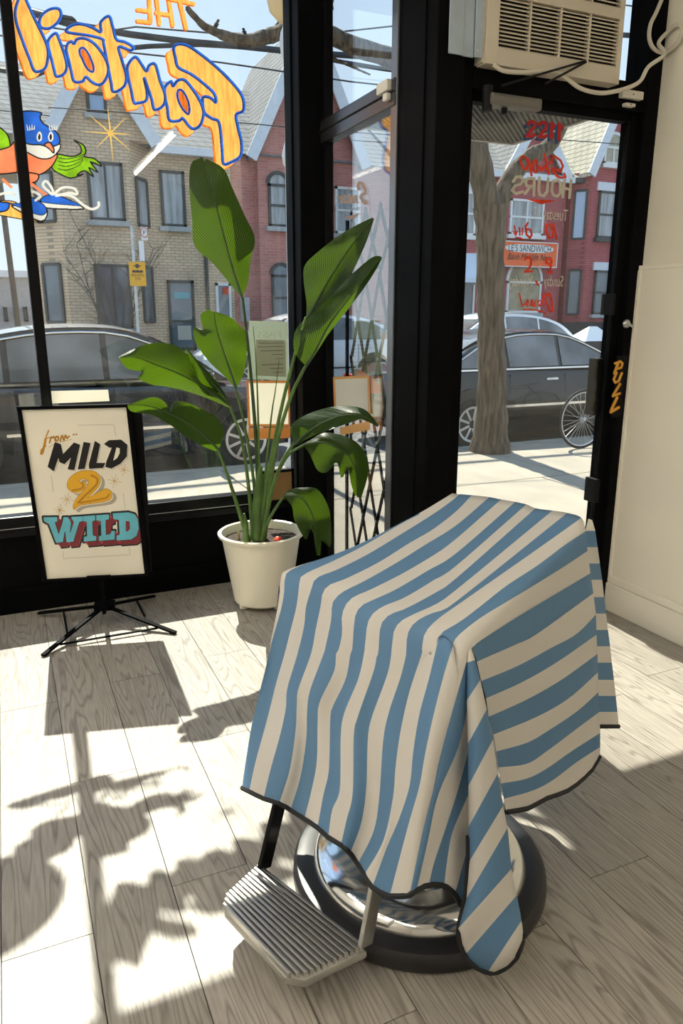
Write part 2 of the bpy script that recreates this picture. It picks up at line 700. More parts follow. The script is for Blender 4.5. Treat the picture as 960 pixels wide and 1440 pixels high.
def text_mesh(name, body, size, m, origin, ux, uy, parent, mirror=False, shear=0.0, depth=0.0, align='CENTER', width=None):
    """flat lettering in the plane (ux, uy) about origin; mirrored when read from behind the glass"""
    cu = bpy.data.curves.new(name, 'FONT')
    cu.body = body
    cu.size = size
    cu.align_x = align
    cu.shear = shear
    cu.resolution_u = 3
    to = bpy.data.objects.new(name, cu)
    COL.objects.link(to)
    dg = bpy.context.evaluated_depsgraph_get()
    me = bpy.data.meshes.new_from_object(to.evaluated_get(dg))
    bpy.data.objects.remove(to)
    xs = [v.co.x for v in me.vertices]
    k = 1.0
    if width and xs:
        k = width / (max(xs) - min(xs))
    O, U, V = Vector(origin), Vector(ux).normalized(), Vector(uy).normalized()
    N = U.cross(V)
    for v in me.vertices:
        x = v.co.x * k * (-1 if mirror else 1)
        v.co = O + U * x + V * v.co.y + N * depth
    me.materials.clear()
    me.materials.append(m)
    return link(name, me, parent)

# ------------------------------------------------------------------ shared materials
BLACK = mat('black_paint', (0.004, 0.004, 0.0045), 0.5, spec=0.03, var=0.25, scale=5, bump=0.03)
BLACKM = mat('black_matte', (0.007, 0.007, 0.0075), 0.6, spec=0.2)
BLACKG = mat('black_gloss', (0.005, 0.005, 0.006), 0.25, spec=0.12)
CREAM = mat('cream_wall', (0.84, 0.79, 0.66), 0.6, var=0.04, scale=2.5, bump=0.05, bscale=60)
CREAM2 = mat('cream_panel', (0.88, 0.83, 0.70), 0.5, var=0.03, scale=1.5)
WHITEW = mat('white_wall', (0.86, 0.84, 0.79), 0.7, var=0.03, scale=2)
CEIL = mat('ceiling_white', (0.82, 0.81, 0.78), 0.8, var=0.02)
WHITEP = mat('white_plastic', (0.72, 0.69, 0.60), 0.4, var=0.04, scale=6)
GLASS = glass_mat('window_glass', dust=0.008)
GLASSR = glass_mat('side_window_glass', refl=2.2)
GLASSD = glass_mat('door_glass')
ALU = mat('aluminium', (0.55, 0.56, 0.57), 0.35, metal=1.0, var=0.05)
WOOD = plank_mat()
LAMPM = emit_mat('lamp_tube', (1.0, 0.925, 0.81), 34.0)

# ------------------------------------------------------------------ the room
RX0, RX1, RY0, FY = -2.5, 2.78, -3.6, 3.95
GY = 3.99                # plane of the front pane
fl_mb = MB().prism([(RX0 - 0.1, RY0 - 0.1, -0.10), (2.9, RY0 - 0.1, -0.10), (2.9, 2.86, -0.10), (1.66, 2.86, -0.10), (1.66, 4.02, -0.10), (RX0 - 0.1, 4.02, -0.10)], (0, 0, 0.088))
floor = fl_mb.build('floor', mat('floor_joint', (0.10, 0.085, 0.07), 0.8))
tag(floor, 'pale grey-brown wood plank floor of the shop', kind='structure')
PW = 0.2115
pl_len = 1.26
pm = MB().box((0, 0, -0.006), (PW - 0.0025, pl_len - 0.0025, 0.012)).build('plank', WOOD, floor)
first = True
i0 = int((RX0 - 0.055) / PW) - 1
for i in range(i0, 30):
    xa = 0.055 + i * PW
    if xa + PW > RX1 or xa < RX0 - 0.01:
        if not (xa < RX1 and xa + PW > RX1):
            continue
    off = (i * 0.47 + 0.31) % 1.0 * pl_len
    j = 0
    y = RY0 - off
    while y < FY:
        ya, yb = max(y, RY0), min(y + pl_len, FY)
        if xa >= 1.6:
            yb = min(yb, 2.86)
        xb = min(xa + PW, RX1)
        if 1.45 < xa < 1.6 and yb > 2.80:      # the board beside the side window is cut round the post
            if ya < 2.80:
                o = MB().box((0, 0, -0.006), (xb - xa - 0.0025, 2.80 - ya, 0.012)).build('plank', WOOD, floor)
                o.location = ((xa + xb) / 2, (ya + 2.80) / 2, 0)
            ya = max(ya, 2.80)
            xb = 1.622
        if yb - ya > 0.03 and xb - xa > 0.03:
            full = abs(yb - ya - pl_len) < 1e-6 and abs(xb - xa - PW) < 1e-6
            if full:
                if first:
                    o = pm
                    first = False
                else:
                    o = pm.copy(); COL.objects.link(o)
            else:
                o = MB().box((0, 0, -0.006), (xb - xa - 0.0025, yb - ya - 0.0025, 0.012)).build('plank', WOOD, floor)
            o.location = ((xa + xb) / 2, (ya + yb) / 2, 0)
        y += pl_len

o = MB().bx(RX0 - 0.1, 2.95, RY0 - 0.1, 4.05, 3.3, 3.4).build('ceiling', CEIL); tag(o, kind='structure')
o = MB().bx(RX0 - 0.12, RX0, RY0 - 0.1, 4.05, -0.02, 3.35).build('wall_left', WHITEW); tag(o, kind='structure')
o = MB().bx(RX0 - 0.1, 2.95, RY0 - 0.12, RY0, -0.02, 3.35).build('wall_back', WHITEW); tag(o, kind='structure')

# right wall: plaster above, panelled dado below, baseboard
wr = MB().bx(RX1, RX1 + 0.12, RY0 - 0.1, 2.92, -0.02, 3.35).build('wall_right', CREAM); tag(wr, kind='structure')
MB().bx(RX1 - 0.016, RX1 + 0.001, RY0, 2.775, 0.15, 1.712).build('dado_panel', CREAM2, wr, bevel=0.004)
MB().bx(RX1 - 0.022, RX1 + 0.0, RY0, 2.785, 1.700, 1.720).build('dado_rail', CREAM2, wr, bevel=0.004)
MB().bx(RX1 - 0.026, RX1 - 0.001, 2.735, 2.775, 0.152, 1.70).build('dado_stile', CREAM2, wr, bevel=0.005)
MB().bx(RX1 - 0.026, RX1 - 0.001, RY0, 2.735, 0.152, 0.192).build('dado_rail', CREAM2, wr, bevel=0.005)
o = MB().bx(RX1 - 0.034, RX1 + 0.0, RY0, 2.79, 0.0, 0.150).build('baseboard_right', CREAM2, bevel=0.006)
tag(o, kind='structure')

# front bulkhead under the display window
wf = MB().bx(RX0, 1.49, FY + 0.012, FY + 0.14, -0.10, 0.46).build('wall_front', BLACK); tag(wf, kind='structure')
MB().bx(RX0, 1.49, FY - 0.003, FY + 0.02, 0.0, 0.135).build('kick_board', BLACK, wf, bevel=0.004)
MB().bx(RX0, 1.49, FY - 0.012, FY + 0.02, 0.405, 0.452).build('moulding', BLACKG, wf, bevel=0.012, seg=3)
MB().bx(RX0, 1.49, FY + 0.0, FY + 0.14, 3.10, 3.32).build('header', BLACK, wf)
MB().bx(RX0, 3.6, FY + 0.03, FY + 0.30, 3.30, 4.4).build('fascia', mat('fascia_grey', (0.2, 0.2, 0.2), 0.7), wf)

# front display window
w1 = thing('window_1', (0, FY, 0.45), kind='structure')
tag(w1, 'large front display window in black frame with painted shop name')
MB().bx(RX0, 1.49, FY, FY + 0.09, 0.452, 0.512).build('window_sill', BLACKG, w1, bevel=0.006)
MB().bx(RX0, 1.49, FY, FY + 0.09, 3.055, 3.10).build('window_head', BLACK, w1)
MB().bx(0.150, 0.200, FY, FY + 0.09, 0.50, 3.06).build('mullion', BLACKG, w1, bevel=0.005)
MB().bx(-1.45, -1.40, FY, FY + 0.09, 0.50, 3.06).build('mullion', BLACKG, w1, bevel=0.005)
for xa, xb in ((RX0, -1.45), (-1.40, 0.150), (0.200, 1.49)):
    MB().bx(xa, xb, GY, GY + 0.006, 0.505, 3.06).build('pane', GLASS, w1)
# bright metal glazing bead along the bottom of the pane
MB().bx(0.2, 1.485, FY - 0.002, FY + 0.004, 0.438, 0.455).build('glazing_bead', ALU, w1)
MB().bx(-1.4, 0.15, FY - 0.002, FY + 0.004, 0.438, 0.455).build('glazing_bead', ALU, w1)

# corner post between display window and side window of the entrance
o = MB().bx(1.486, 1.622, 3.83, 4.05, -0.1, 3.32).build('trim_1', BLACK, bevel=0.008)
tag(o, 'black corner post between the front and side windows', kind='structure')
MB().bx(1.478, 1.500, 3.925, 3.955, 0.0, 3.3).build('bead', BLACK, o, bevel=0.006)

# side window of the recessed entrance
XS = 1.635
w2 = thing('window_2', (XS, 3.45, 0.0), kind='structure')
tag(w2, 'tall narrow side window of the recessed entrance with transom')
MB().bx(1.612, 1.665, 3.07, 3.835, -0.1, 0.10).build('bottom_rail', BLACKG, w2, bevel=0.005)
MB().bx(1.600, 1.665, 3.03, 3.84, 2.345, 2.450).build('transom_bar', mat('dark_alu', (0.10, 0.10, 0.11), 0.25, metal=0.8), w2, bevel=0.006)
MB().bx(1.594, 1.602, 3.03, 3.84, 2.396, 2.401).build('groove', BLACKM, w2)
MB().bx(1.612, 1.665, 3.07, 3.835, 3.0, 3.3).build('window_head', BLACK, w2)
MB().bx(1.607, 1.665, 3.02, 3.075, -0.1, 3.3).build('jamb', mat('jamb_metal', (0.20, 0.21, 0.23), 0.28, metal=0.7), w2, bevel=0.004)
MB().bx(1.612, 1.660, 3.80, 3.836, 0.08, 3.0).build('jamb', BLACKG, w2, bevel=0.004)
MB().bx(XS, XS + 0.006, 3.07, 3.81, 0.09, 2.35).build('pane', GLASSR, w2)
MB().bx(XS, XS + 0.006, 3.07, 3.81, 2.445, 3.01).build('pane', GLASSD, w2)

# black post at the inner corner of the entrance
o = MB().bx(1.615, 1.740, 2.715, 3.03, -0.1, 3.32).build('trim_2', BLACK, bevel=0.006)
tag(o, 'black post between the side window and the door', kind='structure')
MB().bx(1.609, 1.62, 2.80, 2.97, 0.0, 3.3).build('casing', BLACK, o, bevel=0.004)

# door
DY = 2.80
d1 = thing('door_1', (2.2, DY, 0.0), kind='structure')
tag(d1, 'black framed glass entrance door with painted shop hours')
MB().bx(1.735, 1.800, DY - 0.05, DY + 0.09, -0.1, 3.3).build('jamb', BLACK, d1, bevel=0.004)
MB().bx(2.705, 2.79, DY - 0.05, DY + 0.09, -0.1, 3.3).build('jamb', BLACK, d1, bevel=0.004)
MB().bx(1.80, 2.705, DY - 0.05, DY + 0.09, 2.36, 2.475).build('door_head', BLACK, d1, bevel=0.004)
MB().bx(1.80, 2.705, DY - 0.055, DY + 0.0, 3.02, 3.32).build('transom_head', BLACK, d1)
lf = MB()
lf.bx(1.800, 1.822, DY - 0.02, DY + 0.03, 0.01, 2.36)
lf.bx(2.648, 2.705, DY - 0.02, DY + 0.03, 0.01, 2.36)
lf.bx(1.81, 2.66, DY - 0.02, DY + 0.03, 2.325, 2.36)
lf.bx(1.81, 2.66, DY - 0.02, DY + 0.03, 0.01, 0.20)
leaf_o = lf.build('door_leaf', BLACK, d1)
MB().bx(1.815, 2.655, DY + 0.002, DY + 0.008, 0.19, 2.33).build('pane', GLASSD, d1)
MB().bx(2.50, 2.705, DY + 0.03, DY + 0.036, 2.47, 3.03).build('transom_pane', GLASSD, d1)
MB().bx(1.74, 2.78, DY - 0.05, DY + 0.2, -0.10, 0.006).build('threshold', ALU, d1)
# inside glazing bead of the leaf, catches a thin highlight
MB().bx(2.642, 2.650, DY - 0.024, DY - 0.004, 0.2, 2.33).build('glazing_bead', BLACKG, d1, bevel=0.002)

# lock cylinder, pull plate, outside handle, bottom bolt
lk = ony(872, 455, DY - 0.02)
MB().lathe([(0.021, 0.0), (0.021, -0.006), (0.016, -0.012), (0.013, -0.014), (0.0, -0.014)], (lk[0] + 0.006, DY - 0.05, lk[2]), 24, 'y').build('lock_cylinder', ALU, d1, smooth=True)
MB().bar((lk[0] + 0.006, DY - 0.064, lk[2]), (lk[0] + 0.030, DY - 0.072, lk[2] - 0.014), 0.004, 0.012).build('thumb_turn', ALU, d1, bevel=0.001)
a = ony(858, 500, DY - 0.052); b = ony(876, 586, DY - 0.052)
pp = MB().bx(2.672, 2.737, DY - 0.055, DY - 0.050, b[2], a[2]).build('pull_plate', BLACKG, d1, bevel=0.001)
tag(pp, 'small black plate lettered PULL in gold script')
h0 = ony(833, 503, DY + 0.06); h1 = ony(826, 583, DY + 0.06)
MB().bx(2.618, 2.668, DY + 0.012, DY + 0.075, h1[2], h0[2]).build('handle', BLACKM, d1, bevel=0.006)
h0 = ony(833, 672, DY); h1 = ony(830, 705, DY)
MB().bx(2.628, 2.655, DY - 0.04, DY + 0.04, h1[2], h0[2]).build('bolt_box', BLACKM, d1, bevel=0.004)
h0 = ony(856, 413, DY); h1 = ony(855, 443, DY)
MB().bx(2.640, 2.656, DY - 0.03, DY + 0.05, h1[2], h0[2]).build('strike', BLACKM, d1, bevel=0.003)

# PULL in gold script, running down the plate (each letter a brush stroke)
GOLD = mat('gold_paint', (0.75, 0.38, 0.03), 0.45, var=0.15, scale=40)
cv = Canvas(850, 495, 885, 592, 0.22)
L = lambda pts, s=2.743, ox=610, oy=320: cs(pts, s, ox, oy)
cv.key = 1
for wd, mi in ((8.0, 2), (5.4, 1)):
    w = wd / 2.743 * 1.6
    cv.key = 1; cv.stroke(L([(711, 520), (696, 562)]), w, mi); cv.stroke(L([(698, 524), (718, 516), (727, 524), (722, 540), (704, 546)]), w * .8, mi)
    cv.key = 2; cv.stroke(L([(704, 560), (693, 586), (699, 598), (712, 592), (724, 562)]), w * .85, mi)
    cv.key = 3; cv.stroke(L([(717, 604), (694, 642), (690, 650), (716, 640)]), w * .9, mi)
    cv.key = 4; cv.stroke(L([(706, 656), (686, 698), (682, 712), (712, 694)]), w, mi)
pl_mats = {1: GOLD, 2: mat('gold_shade', (0.32, 0.10, 0.01), 0.5)}
cv.build('letter', pl_mats, lambda x, y: ony(x, y, DY - 0.0565), pp)

# painted notices on the door glass (mirrored: they read from the street)
RED = mat('red_paint', (0.80, 0.045, 0.008), 0.5, trans=0.3, var=0.2, scale=25)
CREAMP = mat('cream_paint', (0.62, 0.57, 0.44), 0.5, trans=0.25, var=0.1, scale=30)
NAVY = mat('navy_paint', (0.03, 0.08, 0.22), 0.5, trans=0.25)
CRIM = mat('crimson_paint', (0.55, 0.015, 0.02), 0.5, trans=0.3)
dh = link('painted_hours', None, d1)
tag(dh, 'mirrored shop hours hand painted on the door glass')
cv = Canvas(690, 160, 812, 445, 0.3)
A = lambda pts: cs(pts, 6.4, 680, 160)
B = lambda pts: cs(pts, 6.4, 680, 280)
PM = {1: CRIM, 2: NAVY, 3: RED, 4: CREAMP}
# 1122 mirrored: strokes with a navy drop shadow
num = [[[(398, 95), (410, 75), (440, 68), (462, 85), (458, 115), (425, 150), (398, 190), (392, 205), (440, 198), (458, 188)]],
       [[(500, 100), (515, 80), (545, 76), (565, 95), (560, 130), (530, 165), (500, 208), (545, 205), (565, 195)]],
       [[(625, 95), (612, 100), (610, 215)], [(612, 100), (598, 112)]],
       [[(690, 105), (672, 110), (672, 230)], [(690, 112), (712, 130)]]]
num[2] = [[(612, 85), (608, 215)], [(612, 90), (636, 112)]]
num[3] = [[(680, 92), (676, 232)], [(682, 98), (708, 128)]]
for off, mi in (((-22, 22), 2), ((-12, 12), 2), ((0, 0), 1)):
    for k, st in enumerate(num):
        cv.key = 1 + k
        for s in st:
            cv.stroke(A([(x + off[0], y + off[1]) for x, y in s]), 30 / 6.4, mi)
for k, st in enumerate([[[(590, 445), (610, 435), (630, 375), (690, 420), (712, 470), (690, 520), (625, 490), (618, 505), (655, 560), (690, 575), (735, 572), (725, 540)]],
                        [[(548, 365), (585, 545)], [(585, 540), (545, 470), (520, 510), (505, 480)]],
                        [[(470, 415), (485, 500), (470, 530), (440, 500), (450, 430), (470, 415)]],
                        [[(405, 410), (430, 555)], [(340, 385), (330, 430), (355, 490), (385, 500), (400, 440), (375, 390), (340, 385)]]]):
    cv.key = 5 + k
    for s in st:
        cv.stroke(A(s), 20 / 6.4, 3)
# HOURS, mirrored block capitals
for k, st in enumerate([[[(785, 600), (770, 755)], [(725, 590), (710, 750)], [(778, 680), (718, 670)]],
                        [[(660, 590), (690, 620), (690, 710), (660, 745), (625, 730), (610, 690), (620, 610), (660, 590)]],
                        [[(580, 580), (570, 700), (540, 740), (505, 730), (495, 690), (500, 575)]],
                        [[(455, 580), (450, 735)], [(455, 585), (400, 580), (375, 610), (385, 650), (450, 655)], [(420, 655), (370, 720)]],
                        [[(265, 610), (290, 570), (335, 565), (355, 600), (330, 635), (280, 650), (255, 690), (290, 720), (350, 700)]]]):
    cv.key = 9 + k
    for s in st:
        cv.stroke(A(s), 26 / 6.4, 4)
cv.key = 14
cv.poly(B([(385, 0), (650, 12), (520, 48)]), 3)
# 10 - 6ish / 9 - 2 / Closed
for k, st in enumerate([[[(625, 225), (655, 355)]], [[(600, 225), (565, 235), (560, 290), (590, 350), (620, 340), (615, 270), (600, 225)]],
                        [[(395, 215), (375, 250), (385, 320), (415, 350), (432, 320), (420, 275), (390, 270)]],
                        [[(350, 260), (345, 320)], [(320, 255), (325, 325)], [(275, 240), (290, 320), (300, 290)], [(265, 290), (285, 325)]],
                        [[(285, 345), (330, 350), (355, 365)]],
                        [[(605, 540), (570, 535), (560, 570), (600, 590), (612, 550), (600, 620), (585, 665), (615, 655)]],
                        [[(375, 545), (395, 520), (425, 540), (425, 590), (400, 630), (370, 655), (435, 650)]],
                        [[(585, 870), (560, 845), (550, 890), (575, 960), (600, 1015), (620, 1000), (610, 900), (590, 850)]],
                        [[(520, 850), (540, 965)], [(505, 910), (485, 930), (500, 965), (520, 930)], [(470, 910), (450, 965), (470, 960)],
                         [(430, 905), (420, 955), (445, 960), (440, 915)], [(395, 905), (375, 940), (395, 965), (400, 915)], [(320, 850), (345, 965), (370, 940)]],
                        [[(360, 993), (450, 995), (520, 1010), (555, 1030)]]]):
    cv.key = 15 + k
    for s_i, s in enumerate(st):
        if k in (3, 8):
            cv.key = 40 + k * 8 + s_i
        cv.stroke(B(s), (18 if k not in (3, 4, 8, 9) else 13) / 6.4, 3)
cv.key = 26
cv.stroke(B([(470, 740), (488, 770)]), 3, 3)
cv.key = 27
cv.stroke(B([(520, 285), (490, 290), (470, 300)]), 1.2, 4)
cv.stroke(B([(510, 600), (490, 620), (470, 610)]), 1.2, 4)
cv.build('letter', PM, lambda x, y: ony(x, y, DY - 0.001), dh)
for body, p0, wd in (('Tuesday - F', (598, 185), 355), ('Sunday', (625, 785), 205), ('Monday', (330, 785), 245)):
    q = B([p0])[0]
    o_ = ony(q[0], q[1], DY - 0.001)
    text_mesh('letter', body, 0.068, CREAMP, o_, (1, 0, -0.01), (0, 0, 1), dh, mirror=True, width=wd / 6.4 / FPX * 3.55)

# ------------------------------------------------------------------ painted front window: shop name, bird, starburst
ORANGE = mat('orange_paint', (0.90, 0.40, 0.09), 0.5, trans=0.55, var=0.22, scale=14, stretch=(6, 1, 0.8))
ORANGED = mat('deep_orange_paint', (0.66, 0.15, 0.012), 0.5, trans=0.5, var=0.3, scale=16, stretch=(5, 1, 1))
BLUEP = mat('blue_paint', (0.02, 0.13, 0.62), 0.5, trans=0.4, var=0.2, scale=20)
INK = mat('ink_paint', (0.012, 0.012, 0.016), 0.5)
GREENP = mat('green_paint', (0.20, 0.42, 0.01), 0.5, trans=0.5, var=0.3, scale=20)
CORAL = mat('coral_paint', (0.85, 0.22, 0.10), 0.5, trans=0.5, var=0.15, scale=12)
WHITEPT = mat('white_paint', (0.80, 0.79, 0.74), 0.5, trans=0.35)
GOLDLINE = mat('gold_line', (0.75, 0.48, 0.12), 0.5, trans=0.4)
ARTM = {1: ORANGE, 2: ORANGED, 3: BLUEP, 4: INK, 5: GREENP, 6: CORAL, 7: WHITEPT, 8: GOLDLINE}
ART_Y = GY - 0.0015
nm_root = link('painted_name', None, w1)
tag(nm_root, 'shop name in mirrored orange letters outlined blue on the window')
cv = Canvas(-2, -14, 350, 245, 0.5)
T1 = lambda p: cs(p, 4.8, 0, 0)
T2 = lambda p: cs(p, 4.8, 160, 0)
LET = {
    'l': (T1([(150, -50), (105, 60), (110, 150), (150, 270), (200, 400), (235, 480), (300, 465), (322, 400), (320, 320), (285, 230), (230, 120), (180, 10)]), []),
    'i': (T1([(330, 265), (375, 225), (400, 270), (435, 370), (450, 450), (430, 500), (380, 515), (365, 470), (345, 390), (325, 310)]), []),
    'dot': (T1([(265, 150), (285, 100), (340, 62), (395, 60), (412, 100), (385, 155), (330, 192), (280, 185)]), []),
    'a': (T1([(455, 300), (480, 280), (500, 295), (520, 265), (570, 260), (630, 290), (690, 360), (725, 430), (730, 490), (700, 555), (660, 572), (615, 550), (580, 520), (555, 550), (500, 548), (480, 480), (462, 400), (448, 340)]),
          [T1([(540, 330), (565, 325), (600, 370), (630, 450), (625, 485), (590, 465), (555, 400), (538, 360)])]),
    't': (T1([(680, 150), (735, 110), (760, 180), (785, 265), (845, 285), (900, 320), (880, 340), (840, 325), (800, 320), (820, 400), (850, 500), (845, 570), (800, 612), (760, 615), (750, 560), (730, 460), (700, 300), (690, 265), (600, 240), (450, 215), (490, 170), (560, 165), (630, 190), (680, 215)]), []),
    'n': (T2([(95, 440), (145, 385), (190, 440), (220, 480), (240, 440), (280, 437), (310, 540), (345, 640), (335, 710), (275, 740), (255, 670), (225, 580), (205, 530), (225, 630), (215, 680), (165, 695), (135, 690), (115, 600), (95, 510)]), []),
    'a2': (T2([(345, 590), (385, 550), (400, 580), (430, 545), (475, 540), (530, 600), (590, 700), (605, 770), (585, 840), (545, 870), (510, 855), (465, 800), (440, 815), (375, 810), (360, 720), (345, 650)]),
           [T2([(435, 610), (465, 615), (500, 680), (510, 740), (500, 770), (460, 730), (430, 660)])]),
    'F': (T2([(405, 320), (440, 298), (500, 310), (590, 370), (700, 460), (800, 560), (860, 640), (877, 700), (870, 750), (825, 775), (835, 850), (860, 960), (855, 1050), (800, 1090), (740, 1105), (730, 1000), (710, 830), (660, 800), (610, 760), (600, 700), (605, 655), (650, 660), (688, 690), (675, 630), (600, 560), (520, 500), (435, 455), (415, 390)]), []),
}
for nm in LET:
    LET[nm] = (smooth_poly(LET[nm][0], 150), [smooth_poly(h, 60) for h in LET[nm][1]])
order = ['F', 'a2', 'n', 't', 'a', 'dot', 'i', 'l']
for k, nm in enumerate(order):
    cv.key = k + 1
    cv.sweep(LET[nm][0], (-11, 10.5), 2, 12)
    cv.stroke([(x - 11, y + 10.5) for x, y in LET[nm][0]], 2.2, 2, True)
    cv.sweep([(x - 7, y + 7) for x, y in LET[nm][0]], (-2.5, 2.5), 1, 3)
for k, nm in enumerate(order):
    cv.key = k + 1
    P_, H_ = LET[nm]
    cv.poly(P_, 1)
    cv.stroke(P_, 4.4, 3, True)
    cv.stroke([(x - 1.0, y + 0.8) for x, y in P_], 1.2, 4, True)
    for h in H_:
        cv.poly(h, 2)
        cv.stroke(h, 3.2, 3, True)
        cv.stroke(h, 1.2, 4, True)
# THE, above (its top runs on above the frame)
for k, st in enumerate([[[(240, -60), (250, 150), (165, 140)], [(240, 75), (165, 65)], [(240, -60), (165, -60)]],
                        [[(285, -60), (310, 160)], [(365, -60), (400, 170)], [(290, 85), (385, 100)]],
                        [[(445, 0), (490, 190)], [(375, -12), (540, 25)]]]):
    cv.key = 9 + k
    for s in st:
        cv.stroke(T2([(x - 7, y + 6) for x, y in s]), 6.4, 2)
    for s in st:
        cv.stroke(T2(s), 5.2, 1)
cv.build('letter', ARTM, lambda x, y: ony(x, y, ART_Y), nm_root)

br_root = link('painted_bird', None, w1)
tag(br_root, 'painted blue, coral and green bird on the front window')
cv = Canvas(-60, 120, 145, 320, 0.5)
G = lambda p: cs(p, 4.8, 0, 90)
S = lambda p: smooth_poly(G(p))
def shp(p, mi, ol=2.0):
    q = S(p)
    cv.poly(q, mi)
    if ol:
        cv.stroke(q, ol, 4, True)
cv.key = 1   # far wing and tail feathers, continuing over the left pane
shp([(-160, 400), (-20, 420), (60, 500), (60, 660), (-60, 640), (-200, 560)], 5)
cv.key = 2   # wing
shp([(370, 610), (480, 625), (545, 600), (540, 550), (500, 515), (560, 545), (580, 590), (570, 625), (640, 640), (685, 690), (610, 660), (660, 730), (600, 700), (630, 760), (570, 720), (520, 750), (560, 745), (480, 770), (410, 745), (350, 700)], 5)
for d in (0, 25, 50, 75):
    cv.stroke(S([(390, 630 + d), (450, 640 + d), (530, 625 + d * .8), (560, 610 + d * .5), (530, 625 + d * .8), (450, 642 + d)]), 0.9, 4)
cv.key = 3   # breast
shp([(60, 560), (110, 520), (180, 590), (290, 640), (385, 610), (350, 690), (270, 745), (180, 740), (140, 730), (-40, 740), (-120, 660), (-60, 600)], 6)
shp([(140, 735), (255, 745), (240, 795), (165, 795)], 6)
cv.key = 4   # cheeks
shp([(120, 500), (200, 540), (300, 545), (400, 540), (400, 580), (350, 630), (280, 640), (190, 600), (140, 560)], 7)
cv.key = 5   # head
shp([(120, 390), (125, 350), (160, 320), (220, 318), (280, 330), (270, 360), (290, 400), (340, 430), (390, 470), (405, 520), (390, 545), (330, 560), (270, 545), (190, 540), (140, 500), (150, 440)], 3)
for x in (180, 330):
    for q in range(4):
        cv.stroke(G([(x + 8 + q * 14, 446 - q * 2), (x + q * 18, 408 + (q % 2) * 6)]), [2.0, 0.7], 7)
for x in (265, 342):
    cv.poly(S([(x - 18, 490), (x, 455), (x + 18, 480), (x + 14, 515), (x - 8, 522)]), 7)
    cv.poly(S([(x - 8, 490), (x, 470), (x + 9, 485), (x + 6, 508), (x - 4, 512)]), 4)
cv.key = 6   # beak
shp([(300, 545), (335, 530), (362, 570), (362, 600), (335, 575)], 6)
cv.key = 7   # legs
cv.stroke(G([(200, 800), (310, 885)]), 4, 6)
cv.stroke(G([(20, 780), (75, 830)]), 4, 6)
cv.key = 8   # blue and white shoes on orange soles
shp([(270, 930), (310, 890), (380, 885), (470, 920), (548, 960), (545, 980), (320, 972)], 7)
shp([(275, 925), (310, 888), (380, 885), (470, 920), (545, 955), (440, 950), (320, 938)], 3, 1)
cv.key = 9
shp([(140, 1000), (250, 1060), (290, 1065), (270, 1070), (160, 1050), (0, 1020), (-90, 990), (-60, 930), (100, 930)], 1, 1.4)
shp([(130, 950), (150, 900), (200, 895), (280, 940), (318, 990), (310, 1040), (270, 1060), (180, 1020), (80, 960)], 7)
shp([(130, 940), (150, 898), (200, 895), (280, 940), (315, 985), (290, 1020), (230, 1010), (150, 975), (60, 940)], 3, 1)
shp([(-200, 960), (-120, 900), (0, 930), (60, 940), (40, 990), (-80, 1000)], 3)
cv.key = 10  # trailing white laces
for p in ([(350, 880), (290, 820), (310, 790), (345, 830), (365, 880)], [(365, 880), (420, 835), (500, 840), (520, 880), (470, 870), (380, 890)],
          [(380, 885), (480, 890), (560, 950), (620, 980), (665, 960), (665, 935)], [(150, 865), (220, 860), (270, 890), (240, 920)], [(-60, 900), (40, 870), (100, 880)]):
    cv.stroke(crom(G(p), 24), 3.6, 7)
cv.key = 11
cv.build('brush_mark', ARTM, lambda x, y: ony(x, y, ART_Y), br_root)

# round painted badge further along the same window (its shadow falls on the floor)
st_root = link('painted_starburst', None, w1)
tag(st_root, 'thin gold eight-pointed starburst painted on the window')
cv = Canvas(110, 145, 195, 235, 0.35)
cv.key = 1
for x, y in ((725, 280), (850, 360), (890, 475), (880, 585), (762, 655), (650, 568), (570, 457), (605, 345)):
    cv.stroke(G([(745, 467), (x, y)]), [2.6, 0.5], 8)
cv.build('brush_mark', ARTM, lambda x, y: ony(x, y, ART_Y), st_root)

bd = MB()
bc = (-0.125, 2.47)
ring = [(bc[0] + 0.228 * math.cos(t), ART_Y, bc[1] + 0.228 * math.sin(t)) for t in np.linspace(0, 2 * math.pi, 64, endpoint=False)]
bd.prism(ring, (0, 0.001, 0))
o = bd.build('painted_badge', ORANGE, w1)
tag(o, 'large round orange badge painted on the window')

# services notice painted on the side window of the entrance (mirrored)
sv = link('painted_notice', None, w2)
tag(sv, 'faint mirrored script notice painted on the side window')
TAN = mat('tan_paint', (0.48, 0.33, 0.26), 0.5, trans=0.3)
GREYP = mat('grey_paint', (0.30, 0.34, 0.38), 0.5, trans=0.3)
cv = Canvas(465, 250, 525, 335, 0.25)
E_ = lambda p: cs(p, 7.385, 440, 170)
cv.key = 1
cv.stroke(crom(E_([(470, 710), (468, 660), (490, 640), (520, 680), (540, 740), (500, 770), (495, 800), (520, 840), (545, 860), (545, 830)]), 40), 3.4, 1)
for k, p in enumerate([[(455, 780), (440, 790), (450, 850), (468, 850)], [(440, 775), (425, 850), (418, 800)], [(405, 775), (400, 855), (385, 790), (375, 855)],
                       [(375, 690), (370, 720)], [(372, 760), (365, 850)], [(350, 780), (330, 800), (345, 850), (358, 840)], [(325, 770), (305, 800), (320, 850), (332, 840)],
                       [(300, 770), (280, 850), (292, 850)], [(290, 800), (265, 785), (250, 805)]]):
    cv.key = 2 + k
    cv.stroke(E_(p), 2.0, 1)
cv.key = 12
cv.poly(E_([(300, 1010), (490, 955), (405, 1022)]), 1)
cv.key = 13
for k in range(8):
    cv.stroke(E_([(320 + k * 22, 965 - k * 6), (324 + k * 22, 935 - k * 6)]), 0.9, 2)
cv.key = 14
cv.stroke(E_([(235, 1180), (235, 880), (270, 858)]), 0.4, 2)
cv.stroke(E_([(590, 1000), (588, 780), (570, 765), (540, 765)]), 0.4, 2)
